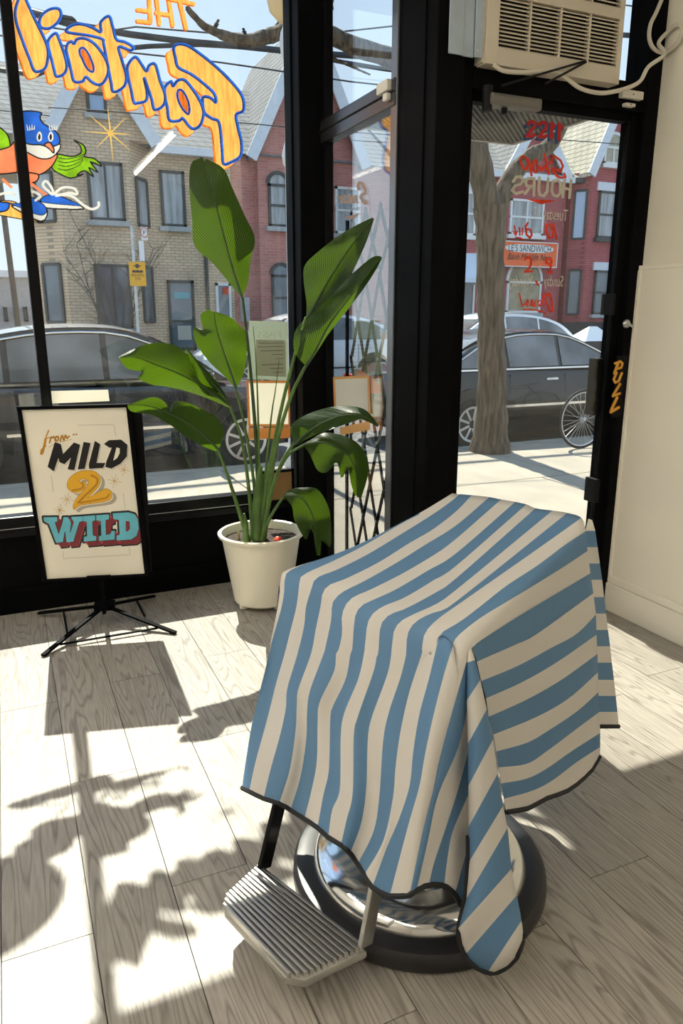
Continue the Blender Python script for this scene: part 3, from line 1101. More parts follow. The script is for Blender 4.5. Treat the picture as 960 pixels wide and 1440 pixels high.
cv.build('letter', {1: TAN, 2: GREYP}, lambda x, y: onx(x, y, XS - 0.002), sv)

# ------------------------------------------------------------------ ceiling lights: first placed from its reflection in the pane, the rest added as fill
lp = thing('ceiling_light', (0, 0, 3.3))
MB().bx(-0.06, 0.06, -1.26, 1.26, -0.035, 0.0).build('housing', CEIL, lp, bevel=0.006, local=True)
MB().tube([(0, -1.22, -0.055), (0, 1.22, -0.055)], 0.02, 12).build('light_tube', LAMPM, lp, smooth=True, local=True)
for y in (-1.23, 1.23):
    MB().bx(-0.025, 0.025, y - 0.02, y + 0.02, -0.08, -0.03).build('end_cap', CEIL, lp, local=True)
for k, (x, y, lab) in enumerate(((1.80, -1.25, 'bare tube ceiling light beside the cream right wall'), (-1.2, 2.35, 'added fill tube on the ceiling nearest the front window'), (-1.2, -0.6, 'added fill tube on the ceiling in the middle of the shop'), (-2.1, 1.0, 'added fill tube on the ceiling beside the left wall'))):
    o = lp if k == 0 else copy_tree(lp)
    o.location = (x, y, 3.3)
    tag(o, lab, 'ceiling light', 'tube ceiling lights')

# ================================================================== barber chair under a striped cape
CC = np.array([0.906, 1.500, 0.0])
FX = np.array([-0.955, -0.297, 0.0]); FX /= np.linalg.norm(FX)      # where the chair faces
SX = np.array([0.297, -0.955, 0.0]); SX /= np.linalg.norm(SX)       # towards the near arm
def ch(f, s, z):
    return CC + FX * f + SX * s + np.array([0, 0, z])
CHROME = mat('chrome', (0.80, 0.80, 0.80), 0.12, metal=1.0, bump=0.02, scale=3)
STEEL = mat('brushed_steel', (0.62, 0.62, 0.61), 0.30, metal=1.0, var=0.06, scale=30)
RUBBER = mat('rubber_black', (0.016, 0.016, 0.018), 0.38, var=0.2, scale=12)
VINYL = mat('black_vinyl', (0.02, 0.02, 0.022), 0.4, bump=0.1, bscale=80)
chair = thing('barber_chair', tuple(CC), 'chrome and black barber chair hidden under a striped cape', 'chair')
MB().lathe([(0.0, 0.002), (0.340, 0.002), (0.347, 0.012), (0.345, 0.040), (0.336, 0.052), (0.310, 0.058), (0.280, 0.054), (0.0, 0.052)], CC, 72).build('base_ring', RUBBER, chair, smooth=True)
MB().lathe([(0.292, 0.050), (0.290, 0.066), (0.272, 0.086), (0.225, 0.096), (0.190, 0.102), (0.178, 0.122), (0.165, 0.134), (0.130, 0.142), (0.088, 0.150), (0.074, 0.165), (0.070, 0.20), (0.0, 0.20)], CC, 72).build('base_dome', CHROME, chair, smooth=True)
MB().lathe([(0.062, 0.19), (0.062, 0.36), (0.050, 0.365), (0.050, 0.44), (0.11, 0.45), (0.12, 0.47), (0.0, 0.47)], CC, 40).build('pedestal', CHROME, chair, smooth=True)
AZ = math.atan2(FX[1], FX[0])
def cbox(f0, f1, s0, s1, z0, z1):
    c = ch((f0 + f1) / 2, (s0 + s1) / 2, (z0 + z1) / 2)
    return MB().box(c, (f1 - f0, s1 - s0, z1 - z0), AZ)
cbox(-0.26, 0.14, -0.27, 0.17, 0.47, 0.60).build('seat', VINYL, chair, bevel=0.03, seg=3)
bk = MB(); bk.bar(ch(-0.24, -0.05, 0.56), ch(-0.350, -0.05, 0.942), 0.36, 0.07, up=tuple(FX)); bk.build('backrest', VINYL, chair, bevel=0.02, seg=3)
for s0 in (-0.270, 0.165):
    ar = cbox(-0.26, 0.125, s0, s0 + 0.06, 0.790, 0.845).build('armrest', VINYL, chair, bevel=0.015)
    MB().bar(ch(0.08, s0 + 0.03, 0.53), ch(0.08, s0 + 0.03, 0.80), 0.03, 0.03).build('arm_support', STEEL, ar)
    MB().bar(ch(-0.22, s0 + 0.03, 0.53), ch(-0.22, s0 + 0.03, 0.80), 0.03, 0.03).build('arm_support', STEEL, ar)
    MB().bar(ch(0.08, s0 + 0.03, 0.54), ch(-0.23, s0 + 0.03, 0.54), 0.03, 0.03).build('side_rail', STEEL, chair)
# footrest: ribbed cast plate carried by two flat arms
FZ = 0.112
fc = [onz(305, 1264, FZ), onz(362, 1212, FZ), onz(517, 1330, FZ), onz(412, 1380, FZ)]
fr_back = (fc[1] + fc[2]) / 2; fr_front = (fc[0] + fc[3]) / 2
wdir = (fc[2] - fc[1]); FWID = np.linalg.norm(wdir); wdir /= FWID
fdir = np.array([wdir[1], -wdir[0], 0.0])
if np.dot(fdir, FX) < 0:
    fdir = -fdir
FDEP = 0.165
frz = math.atan2(wdir[1], wdir[0])
fcen = fr_back + fdir * FDEP / 2
f0a, f0b = fc[0] * .82 + fc[1] * .18, fc[0] * .9 + fc[3] * .1
f3a, f3b = fc[3] * .9 + fc[0] * .1, fc[3] * .85 + fc[2] * .15
pl = MB().prism([p_ - np.array([0, 0, 0.014]) for p_ in (fc[1], f0a, f0b, f3a, f3b, fc[2])], (0, 0, -0.022)).build('footplate', mat('cast_alu', (0.50, 0.49, 0.46), 0.45, metal=0.9, var=0.08, scale=20), chair, bevel=0.008)
NR = 13
rib0 = None
RIBM = mat('rib_alu', (0.68, 0.67, 0.64), 0.30, metal=1.0)
for i in range(NR):
    t_ = (i + 0.5) / NR
    ra = fc[1] * (1 - t_) + fc[0] * t_; rb_ = fc[2] * (1 - t_) + fc[3] * t_
    sh_ = 0.006 + (0.0 if t_ < 0.8 else 0.10 * (t_ - 0.8))
    dd = (rb_ - ra) / np.linalg.norm(rb_ - ra)
    MB().bar(ra + dd * sh_ - [0, 0, 0.007], rb_ - dd * sh_ - [0, 0, 0.007], 0.0078, 0.016).build('rib', RIBM, pl, bevel=0.002)
for p, q in ((fc[1], (395, 1132)), (fc[2], (545, 1255))):
    base = p - fdir * 0.004 + np.array([0, 0, -0.01])
    top = base - fdir * 0.09 + np.array([0, 0, 0.30])
    if q[0] == 395:
        base = base + wdir * 0.02
        top = top + wdir * 0.035
    else:
        base = base - wdir * 0.012
        top = top - wdir * 0.02
    MB().bar(base, top, 0.012, 0.042, up=tuple(fdir)).build('footrest_arm', BLACKG if q[0] == 395 else STEEL, chair, bevel=0.002)
    MB().bar(top, ch(0.10, np.dot(top - CC, SX), 0.50), 0.012, 0.042).build('footrest_bracket', STEEL, chair)

# ---- the cape: laid over arms and backrest, hanging to the front and near side
pa = onz(398, 802, 0.83); pb = onz(652, 906, 0.83)
pc = onz(640, 695, 0.97); pd = onz(832, 735, 0.97)
n1 = np.cross((pd + pc) / 2 - (pa + pb) / 2, pb - pa); n1 /= np.linalg.norm(n1)
if n1[2] < 0:
    n1 = -n1
p1 = (pa + pb + pc + pd) / 4
abd = (pb - pa) / np.linalg.norm(pb - pa)
fd = np.array([abd[1], -abd[0], 0.0])
if np.dot(fd, FX) < 0:
    fd = -fd
fd /= np.linalg.norm(fd)
n2 = np.cross(abd, fd * 0.34 + np.array([0, 0, -1.0])); n2 /= np.linalg.norm(n2)
if np.dot(n2, fd) < 0:
    n2 = -n2
bdd = (pd - pb) / np.linalg.norm(pd - pb)
sd = np.array([bdd[1], -bdd[0], 0.0]); sd /= np.linalg.norm(sd)
if np.dot(sd, SX) < 0:
    sd = -sd
n3 = np.cross(bdd, sd * 0.10 + np.array([0, 0, -1.0])); n3 /= np.linalg.norm(n3)
if np.dot(n3, sd) < 0:
    n3 = -n3
PLN = [(p1, n1), (pa, n2), (pb, n3)]
def hull_t(x, y, planes=(0, 1, 2), k=55.0):
    d = ray(x, y)
    ts = np.array([np.dot(PLN[i][0] - _C, PLN[i][1]) / np.dot(d, PLN[i][1]) for i in planes])
    m = ts.max()
    return m + math.log(np.exp((ts - m) * k).sum()) / k - math.log(len(planes)) / k * 0.5

c1 = lambda *p: [(380 + a / 3.692, 680 + b / 3.692) for a, b in p]
c2 = lambda *p: [(620 + a / 3.692, 680 + b / 3.692) for a, b in p]
c3 = lambda *p: [(330 + a / 3.692, 920 + b / 3.692) for a, b in p]
c4 = lambda *p: [(560 + a / 2.881, 890 + b / 2.880) for a, b in p]
# stripe edges v = 0, 1, 2 ...: (top part down to the bend, front part down to the hem)
EDGE = [
    (1.15, c1((945, 50), (800, 138), (680, 203), (460, 315), (300, 378), (130, 432), (62, 462)), c1((48, 500), (45, 600), (0, 830)) + c3((178, 0), (92, 350), (50, 600), (38, 690))),
    (1, c1((952, 52), (810, 142), (690, 202), (480, 325), (330, 400), (170, 475)), c1((150, 520), (135, 640), (100, 780)) + c3((258, 0), (215, 150), (165, 350), (110, 550), (75, 708))),
    (2, c1((981, 55), (960, 75), (850, 155), (650, 280), (500, 370), (350, 445), (240, 490)), c1((215, 540), (185, 640), (175, 740)) + c3((325, 0), (272, 180), (265, 280), (235, 420), (185, 600), (150, 745))),
    (3, c2((160, 60)) + c1((960, 148), (840, 240), (720, 310), (560, 410), (400, 490), (300, 530)), c1((268, 580), (260, 640), (235, 760)) + c3((395, 0), (330, 180), (322, 260), (315, 400), (285, 600), (232, 770))),
    (4, c2((250, 70)) + c1((960, 220), (800, 320), (640, 420), (480, 510), (380, 560), (330, 605)), c1((318, 650), (315, 710), (290, 830)) + c3((460, 0), (390, 190), (375, 300), (370, 450), (340, 640), (290, 805))),
    (5, c2((312, 82)) + c1((960, 290), (850, 370), (680, 470), (520, 550), (430, 590), (385, 640)), c1((370, 700), (372, 780), (355, 860)) + c3((525, 0), (515, 90), (440, 250), (430, 350), (425, 560), (395, 720), (362, 850))),
    (6, c2((385, 95)) + c1((960, 365), (820, 450), (650, 550), (520, 610), (465, 640)), c1((440, 690), (432, 760), (425, 860)) + c3((600, 0), (575, 130), (505, 280), (495, 350), (488, 600), (460, 730), (430, 895))),
    (7, c2((443, 108)) + c1((960, 430), (850, 500), (700, 590), (580, 640), (520, 690)), c1((500, 750), (490, 850)) + c3((670, 0), (640, 130), (570, 300), (550, 420), (545, 700), (505, 810), (485, 945))),
    (8, c2((490, 128)) + c1((960, 495), (850, 570), (700, 650), (620, 680), (575, 730)), c1((565, 800), (560, 880)) + c3((738, 0), (720, 90), (640, 320), (618, 420), (612, 720), (580, 860), (552, 985))),
    (9, c2((578, 140)) + c1((960, 555), (850, 630), (740, 680), (670, 720)), c1((640, 770), (630, 850)) + c3((812, 0), (790, 110), (710, 330), (690, 450), (682, 700), (655, 880), (600, 1030))),
    (10, c2((655, 152)) + c1((960, 615), (870, 660), (780, 700), (725, 750)), c1((708, 810), (705, 880)) + c3((890, 0), (860, 120), (800, 300), (770, 450), (750, 740), (720, 920), (640, 1085))),
    (11, c2((728, 178), (500, 340), (300, 480), (100, 620), (0, 690)) + c1((830, 740), (800, 782)), c1((790, 830), (785, 880)) + c3((970, 0), (905, 200), (860, 400), (835, 580), (820, 750), (770, 970), (675, 1140))),
    (12, c2((750, 248), (640, 320), (500, 425), (340, 530), (200, 640), (100, 715), (0, 775)) + c1((878, 792)), c1((865, 830), (845, 900)) + c4((165, 10), (125, 180), (85, 330), (60, 480), (45, 620), (0, 760)) + c3((790, 1000), (715, 1205))),
    (13, c2((760, 350), (640, 430), (480, 530), (330, 620), (200, 700), (90, 788)), c2((60, 835), (30, 940)) + c4((225, 40), (190, 150), (150, 300), (110, 480), (85, 620), (45, 760), (0, 930)) + c3((805, 1252))),
    (14, c2((775, 465), (600, 570), (400, 690), (250, 785), (165, 848)), c2((140, 900)) + c4((275, 120), (215, 330), (165, 520), (140, 640), (100, 800), (45, 1060))),
]
NP_, NF_ = 26, 40
def col_pts(v, top, front):
    T = crom(np.array(top + front[:1]), NP_ + 1)[:-1]
    Fp = crom(np.array(front), NF_)
    return np.vstack([T, Fp])
cols = [col_pts(*e) for e in EDGE]
# stripe coordinate of the outermost column follows the far edge
vcol = [np.full(NP_ + NF_, float(e[0])) for e in EDGE]
vcol[0][:NP_] = np.interp(np.linspace(0, 1, NP_), [0, 0.3, 0.45, 0.7, 0.9, 1.0], [1.12, 0.95, 0.6, 0.15, -0.1, -0.4])
vcol[0][NP_:] = np.interp(np.linspace(0, 1, NF_), [0, 0.15, 0.35, 1.0], [-0.45, -0.35, 0.0, 0.12])
SUB = 4
sec, secv = [], []
for j in range(len(cols) - 1):
    a = cols[max(j - 1, 0)]; b = cols[j]; c = cols[j + 1]; d = cols[min(j + 2, len(cols) - 1)]
    for s in range(SUB):
        t = s / SUB
        sec.append(0.5 * (2 * b + (c - a) * t + (2 * a - 5 * b + 4 * c - d) * t ** 2 + (3 * b - a - 3 * c + d) * t ** 3))
        secv.append(vcol[j] * (1 - t) + vcol[j + 1] * t)
sec.append(cols[-1]); secv.append(vcol[-1])
sec = np.array(sec); secv = np.array(secv)
NC, NRW = sec.shape[:2]
cv_v, cv_uv, cv_f = [], [], []
def fold(vv, r):
    """soft vertical folds that grow towards the hem"""
    g = max(0.0, (r - NP_) / NF_)
    return (0.016 * math.sin(vv * 1.25 + 2.2 * g) + 0.010 * math.sin(vv * 2.3 + 1.0 - 3 * g)) * min(1, g * 2.2) + 0.006 * math.sin(vv * 0.9 + r * 0.16) * (1 if g > 0 else 0.7)
grid = np.zeros((NC, NRW), int)
for i in range(NC):
    for r in range(NRW):
        x, y = sec[i, r]
        vv = i / SUB
        pl_ = (0, 1, 2) if vv < 13.2 else (1, 2)
        t = hull_t(x, y, (0, 1, 2)) + fold(vv, r)
        grid[i, r] = len(cv_v)
        cv_v.append(_C + ray(x, y) * t)
        cv_uv.append((secv[i, r], r / NRW))
for i in range(NC - 1):
    for r in range(NRW - 1):
        cv_f.append((grid[i, r], grid[i + 1, r], grid[i + 1, r + 1], grid[i, r + 1]))
hem_front = [grid[i, NRW - 1] for i in range(NC)]

# near side: stripe edges run back along the chair, then fold round the rear corner
NEAR = [
    (14, None, c2((775, 465))[0], None),
    (15, [(317, 117), (480, 45), (560, 5)], c2((790, 570))[0], None),
    (16, [(335, 195), (480, 135), (620, 60), (720, 5)], c2((804, 680))[0], c2((842, 590))[0]),
    (17, [(355, 265), (500, 200), (640, 120)], c4((802, 8))[0], c2((856, 675))[0]),
    (18, [(365, 340), (520, 270), (660, 190)], c4((806, 85))[0], c2((866, 760))[0]),
    (19, [(385, 412), (560, 340), (690, 265)], c4((808, 160))[0], c2((876, 845))[0]),
    (20, [(397, 480), (520, 445), (600, 400), (720, 320)], c4((810, 240))[0], c4((866, 120))[0]),
    (21, [(405, 545), (520, 530), (600, 480), (720, 390)], c4((814, 320))[0], c4((873, 188))[0]),
    (22, [(415, 610), (520, 590), (600, 550), (700, 480)], c4((817, 405))[0], c4((880, 254))[0]),
    (23, [(427, 672), (540, 640), (620, 600), (720, 525)], c4((817, 462))[0], c4((887, 320))[0]),
    (23.8, [(437, 722), (530, 705), (590, 670), (690, 632), (780, 556)], c4((816, 495))[0], c4((892, 378))[0]),
]
# stripe edges 12-14 round the rear corner only
NN = 22
rows = []
for v, pts, crease, outer in NEAR:
    A_ = crom(np.array((c4(*pts) if pts else c2((165, 848), (250, 785), (400, 690), (600, 570))) + [crease]), NN)
    rows.append((v, A_, outer))
ng = []
def near_t(x, y, v, q):
    return hull_t(x, y, (0, 1, 2)) + 0.012 * math.sin(q * 7 + v * 0.35) * min(1, (v - 14.5) / 4)
subrows = []
for j in range(len(rows) - 1):
    for s in range(4):
        t = s / 4
        subrows.append((rows[j][0] * (1 - t) + rows[j + 1][0] * t, rows[j][1] * (1 - t) + rows[j + 1][1] * t))
subrows.append((rows[-1][0], rows[-1][1]))
for v, A_ in subrows:
    ids = []
    for q, (x, y) in enumerate(A_):
        t = near_t(x, y, v, q / NN)
        ids.append(len(cv_v)); cv_v.append(_C + ray(x, y) * t); cv_uv.append((v, q / NN))
    # the cloth turns the rear corner out of sight
    for w in (0.4, 1.0):
        x, y = A_[-1]
        ids.append(len(cv_v)); cv_v.append(_C + ray(x - 6 * w, y) * (near_t(x, y, v, 1.0) + 0.10 * w)); cv_uv.append((v, 1 + w))
    ng.append(ids)
for i in range(len(ng) - 1):
    for q in range(len(ng[0]) - 1):
        cv_f.append((ng[i][q], ng[i][q + 1], ng[i + 1][q + 1], ng[i + 1][q]))
# rear flap: a second fall of cloth behind the rear corner, stripes level
FLAP = [(11.75, c2((764, 182))[0], c2((784, 190))[0])]
for v, xl, xr, y in ((12, 748, 800, 246), (13, 756, 812, 330), (14, 766, 824, 415), (15, 778, 836, 500), (16, 790, 846, 590), (17, 798, 856, 675), (18, 804, 866, 760), (19, 808, 877, 845), (20, 811, 886, 930)):
    FLAP.append((v, c2((xl, y))[0], c2((xr, y))[0]))
for v, xl, xr, y in ((21, 803, 873, 190), (22, 808, 880, 255), (23, 812, 887, 320), (23.85, 814, 892, 376)):
    FLAP.append((v, c4((xl, y))[0], c4((xr, y))[0]))
NFL = 5
fg = []
for v, a, b in FLAP:
    ids = []
    a = np.array(a); b = np.array(b)
    t0 = hull_t(*a, (0, 1, 2))
    g = min(1.0, (v - 11.75) / 1.5)
    for q in range(NFL + 1):
        w = q / NFL
        x, y = a * (1 - w) + b * w
        ids.append(len(cv_v)); cv_v.append(_C + ray(x, y) * (t0 + 0.006 + (0.025 + 0.07 * w) * g)); cv_uv.append((v, w))
    fg.append(ids)
for i in range(len(fg) - 1):
    for q in range(NFL):
        cv_f.append((fg[i][q], fg[i][q + 1], fg[i + 1][q + 1], fg[i + 1][q]))
# front cloth tucked in beside the corner fold
TUCK = [(14, [(275, 120), (215, 330), (165, 520), (140, 640), (100, 800), (45, 1060)]), (15, [(282, 300), (240, 470), (160, 660), (120, 840), (75, 1036)]), (16, [(286, 470), (240, 640), (195, 780), (145, 930), (125, 1014)]),
        (17, [(290, 640), (250, 730), (215, 820), (195, 940), (186, 1018)]), (18, [(294, 830), (275, 890), (255, 960), (240, 1020), (228, 1052)]), (18.7, [(298, 980), (285, 1020), (272, 1060), (262, 1080), (252, 1100)])]
tk = [(v, crom(np.array(c4(*p)), 24)) for v, p in TUCK]
tg = []
for j in range(len(tk)):
    for s in range(4 if j < len(tk) - 1 else 1):
        w = s / 4
        v = tk[j][0] + ((tk[j + 1][0] - tk[j][0]) * w if s else 0)
        Q = tk[j][1] * (1 - w) + tk[min(j + 1, len(tk) - 1)][1] * w
        ids = []
        for q, (x, y) in enumerate(Q):
            t = hull_t(x, y, (0, 1, 2)) + fold(14, NP_ + q * NF_ / 24) * (1 - min(1, (v - 14) / 2)) + 0.035 * min(1, (v - 14) / 1.5) * math.sin(min(1, (v - 14) / 3.2) * 2.0)
            ids.append(len(cv_v)); cv_v.append(_C + ray(x, y) * t); cv_uv.append((v, q / 24))
        tg.append(ids)
for i in range(len(tg) - 1):
    for q in range(23):
        cv_f.append((tg[i][q], tg[i + 1][q], tg[i + 1][q + 1], tg[i][q + 1]))

# corner fold hanging from the near arm: stripes run diagonally round it
LOBE = [  # v, left, right
    (13.6, (284, 70), (296, 66)), (14.0, (278, 120), (312, 110)), (15, (276, 275), (332, 190)), (16, (281, 450), (358, 310)), (17, (283, 620), (384, 430)), (18, (284, 785), (402, 570)),
    (19, (284, 930), (424, 700)), (20, (270, 1085), (442, 790)), (21, (240, 1200), (458, 955)), (21.7, (252, 1270), (472, 1030)), (22.2, (285, 1325), (484, 1085)), (22.7, (330, 1362), (494, 1135)),
    (23.2, (385, 1378), (502, 1185)), (23.7, (440, 1352), (505, 1215)), (24.0, (478, 1312), (503, 1245))]
lg = []
NL = 13
lobe_tip = onz(690, 1372, 0.075)
lobe_n = np.cross(_rt, lobe_tip - pb); lobe_n /= np.linalg.norm(lobe_n)
def lobe_t(x, y):
    d = ray(x, y)
    return min(hull_t(x, y), float(np.dot(pb - _C, lobe_n) / np.dot(d, lobe_n)))
LP = []
for v, a, b in LOBE:
    LP.append(np.r_[v, c4(a)[0], c4(b)[0]])
LP = np.array(LP)
LPf = []
for j in range(len(LP) - 1):
    for s in range(4):
        LPf.append(LP[j] * (1 - s / 4) + LP[j + 1] * s / 4)
LPf.append(LP[-1]); LPf = np.array(LPf)
for j, row in enumerate(LPf):
    v = row[0]; a = row[1:3]; b = row[3:5]
    ids = []
    g = min(1.0, j / 14.0)
    tl = lobe_t(*a) - 0.012 * g
    tr_ = lobe_t(*b) - 0.004 * g
    wpx = np.linalg.norm(b - a)
    # a short return behind the left edge
    ids.append(len(cv_v)); cv_v.append(_C + ray(a[0] + 7 * g, a[1]) * (tl + 0.055 * g)); cv_uv.append((v, 0))
    for q in range(NL):
        w = q / (NL - 1)
        x, y = a * (1 - w) + b * w
        bul = math.sin(math.pi * w) ** 0.6 * min(0.035, wpx / FPX * 1.3 * 0.4)
        ids.append(len(cv_v)); cv_v.append(_C + ray(x, y) * (tl * (1 - w) + tr_ * w - bul)); cv_uv.append((v, w))
    ids.append(len(cv_v)); cv_v.append(_C + ray(b[0] - 5 * g, b[1]) * (tr_ + 0.05 * g)); cv_uv.append((v, 1))
    lg.append(ids)
for i in range(len(lg) - 1):
    for q in range(len(lg[0]) - 1):
        cv_f.append((lg[i][q], lg[i][q + 1], lg[i + 1][q + 1], lg[i + 1][q]))

# back and far side hang straight down out of sight
def hang(top_ids, offdir, drop, n=8, dv=0.0):
    prev = list(top_ids)
    base = [cv_v[k] for k in top_ids]
    uv0 = [cv_uv[k] for k in top_ids]
    for s in range(1, n + 1):
        w = s / n
        cur = []
        for k, p in enumerate(base):
            q = p + offdir * (0.03 * math.sin(w * 1.6) + 0.05 * w + 0.008 * math.sin(k * 0.5) * w)
            z = p[2] - (p[2] - (p[2] - drop)) * w
            cur.append(len(cv_v)); cv_v.append(np.array([q[0], q[1], max(0.12, z)])); cv_uv.append((uv0[k][0] + dv * w, uv0[k][1]))
        for k in range(len(cur) - 1):
            cv_f.append((prev[k], cur[k], cur[k + 1], prev[k + 1]))
        prev = cur
    return prev
back_hem = hang([grid[i, 0] for i in range(0, NC - 2 * SUB)], -FX, 0.60)
far_hem = hang([grid[0, r] for r in range(0, NP_ + 1)], -SX, 0.50, dv=-14.0)

me = bpy.data.meshes.new('barber_cape')
me.from_pydata([tuple(map(float, p)) for p in cv_v], [], cv_f)
uvl = me.uv_layers.new(name='UVMap')
for lp_ in me.loops:
    uvl.data[lp_.index].uv = cv_uv[lp_.vertex_index]
me.materials.append(stripe_mat())
for p in me.polygons:
    p.use_smooth = True
cape = link('barber_cape', me)
tag(cape, 'blue and cream striped barber cape draped over the chair', 'cape')
BIND = mat('black_binding', (0.012, 0.012, 0.013), 0.7)
def binding(ids, r=0.0065):
    pts = [cv_v[k] - np.array([0, 0, 0.002]) for k in ids]
    MB().tube(pts[::2] + [pts[-1]], r, 6).build('binding', BIND, cape, smooth=True)
binding(hem_front + [ids[-1] for ids in tg])
binding(ng[-1][:-2])
binding(fg[-1])
binding([lg[i][1] for i in range(len(lg) - 36, len(lg))] + lg[-1][1:-1])
binding([lg[i][-2] for i in range(len(lg) - 5, len(lg))], 0.004)
binding(back_hem); binding(far_hem)

# ================================================================== poster stand
nb = np.array([-math.sin(math.radians(14)), -math.cos(math.radians(14)), 0.0])
ub = np.array([math.cos(math.radians(14)), -math.sin(math.radians(14)), 0.0])
pbp = np.array([0.28, 3.56, 0.7])
def onb(x, y, d=0.0):
    return onp(x, y, pbp + nb * d, nb)
ps = thing('poster_stand', (0.33, 3.66, 0.0), 'black framed poster stand lettered from mild 2 wild on folding legs', 'sign')
q0, q1, q2, q3 = onb(24, 572), onb(183, 568), onb(210, 809), onb(61, 818)
FRM = MATS['black_paint']
POST = mat('poster_card', (0.88, 0.83, 0.70), 0.45, var=0.03, scale=3)
i0_, i1_, i2_, i3_ = onb(30, 577), onb(177.5, 573), onb(203, 807), onb(65, 817)
MB().prism([i0_ - nb * 0.002, i1_ - nb * 0.002, i2_ - nb * 0.002, i3_ - nb * 0.002], tuple(-nb * 0.010)).build('poster_board', POST, ps)
for a, b, w in (((24, 574), (183, 570), 0.016), ((27, 572), (64, 818), 0.016), ((60, 816.5), (209, 808), 0.012)):
    MB().bar(onb(*a), onb(*b), 0.022, w, up=(0, 0, 1) if abs(a[1] - b[1]) < 50 else tuple(ub)).build('frame_bar', FRM, ps, bevel=0.003)
MB().bar(onb(180.5, 571), onb(207, 808), 0.020, 0.020, up=tuple(ub)).build('frame_bar', FRM, ps, bevel=0.003)
# hinged back leaf, slightly proud to the right
k0, k1, k2, k3 = onb(100, 580, -0.035), onb(199, 567, -0.035), onb(214, 804, -0.035), onb(100, 812, -0.035)
MB().prism([k0, k1, k2, k3], tuple(-nb * 0.018)).build('back_leaf', BLACKG, ps, bevel=0.003)
MB().bar(onb(122, 812, 0.016), onb(156, 810.5, 0.016), 0.008, 0.014).build('clip', FRM, ps)
MB().bar(onb(141, 806, -0.03), onb(147, 862, -0.03), 0.035, 0.016, up=tuple(ub)).build('upright', FRM, ps)
hub = np.array([0.335, 3.655, 0.085])
MB().box(hub, (0.10, 0.07, 0.035), -0.2).build('hub', FRM, ps, bevel=0.006)
feet = [onz(60, 922, 0.008), onz(247, 890, 0.008), onz(54, 862, 0.02), onz(217, 838, 0.02)]
feet[2][1] = min(feet[2][1], 3.90); feet[3][1] = min(feet[3][1], 3.90)
for ft in feet:
    MB().bar(hub + (ft - hub) * 0.06, ft, 0.022, 0.012).build('leg', FRM, ps, bevel=0.002)
mids = [hub + (ft - hub) * 0.62 - np.array([0, 0, 0.004]) for ft in feet]
for a, b in ((0, 2), (1, 3)):
    MB().bar(mids[a], mids[b], 0.010, 0.008).build('brace', FRM, ps)
low = [hub + (ft - hub) * 0.75 for ft in feet]
MB().bar(low[0] - np.array([0, 0, .012]), low[1] - np.array([0, 0, .012]), 0.012, 0.006).build('brace', FRM, ps)

# lettering on the poster
art = link('poster_lettering', None, ps)
tag(art, 'from mild 2 wild in gold, black and turquoise lettering')
PGOLD = mat('poster_gold', (0.78, 0.42, 0.02), 0.4)
PGOLDD = mat('poster_dark_gold', (0.48, 0.22, 0.01), 0.4)
PBLK = mat('poster_black', (0.008, 0.008, 0.010), 0.3)
PTURQ = mat('poster_turquoise', (0.13, 0.48, 0.60), 0.4, var=0.1, scale=10)
PRED = mat('poster_red', (0.45, 0.05, 0.07), 0.4, var=0.2, scale=20)
PREDD = mat('poster_dark_red', (0.20, 0.02, 0.03), 0.4)
PGREY = mat('poster_grey', (0.42, 0.38, 0.30), 0.5)
PMAT = {1: PGOLD, 2: PGOLDD, 3: PBLK, 4: PTURQ, 5: PRED, 6: PREDD, 7: PGREY, 8: POST}
K = lambda p: cs(p, 4.8, 20, 560)
cv = Canvas(30, 570, 200, 812, 0.25)
cv.key = 1      # from
cv.stroke(crom(K([(232, 218), (215, 262), (203, 320), (188, 372), (180, 368), (186, 345), (212, 322)]), 30), [1.8] * 8 + [3.4] * 14 + [2.0] * 8, 2)
cv.stroke(K([(205, 275), (240, 265)]), 1.3, 2)
cv.key = 2; cv.stroke(crom(K([(238, 300), (250, 262), (262, 268), (268, 258)]), 12), 2.2, 2)
cv.key = 3; cv.stroke(crom(K([(285, 258), (275, 275), (282, 290), (298, 278), (296, 260), (285, 258)]), 14), 2.2, 2)
cv.key = 4; cv.stroke(crom(K([(310, 288), (322, 252), (328, 262), (335, 284), (345, 250), (352, 262), (358, 272), (362, 262), (372, 258)]), 24), 2.1, 2)
cv.key = 5; cv.stroke(K([(400, 246), (402, 246)]), 2.4, 2); cv.stroke(K([(418, 244), (420, 244)]), 2.4, 2)
cv.key = 6; cv.stroke(K([(235, 330), (290, 300), (390, 278)]), 0.5, 2)
MILD = [[(275, 300), (312, 312), (328, 382), (404, 302), (442, 316), (404, 482), (364, 478), (388, 392), (340, 442), (308, 430), (298, 396), (266, 490), (228, 462)],
        [(470, 298), (512, 305), (474, 474), (432, 478)], [(546, 292), (578, 312), (552, 440), (612, 440), (598, 468), (508, 474), (506, 446)],
        [(610, 308), (640, 286), (720, 282), (762, 316), (758, 392), (716, 440), (656, 472), (618, 462), (624, 428), (662, 332), (640, 330)]]
for k, p in enumerate(MILD):
    cv.key = 7 + k
    cv.poly(K([(x + 9, y + 9) for x, y in p]), 7); cv.poly(K([(x + 6, y + 6) for x, y in p]), 8)
for k, p in enumerate(MILD):
    cv.key = 7 + k
    cv.poly(K(p), 3); cv.stroke(K(p), 1.2, 3, True)
cv.poly(K([(690, 332), (712, 338), (712, 372), (694, 404), (668, 422)]), 8)
TWO = smooth_poly(K([(358, 600), (370, 545), (420, 503), (490, 488), (552, 500), (580, 540), (572, 590), (530, 640), (495, 672), (555, 642), (610, 612), (650, 626), (660, 660), (636, 690), (580, 704), (500, 714), (440, 726), (404, 750), (400, 720), (425, 670), (475, 612), (500, 575), (492, 552), (456, 545), (440, 566), (472, 562), (482, 592), (450, 628), (398, 636)]), 170)
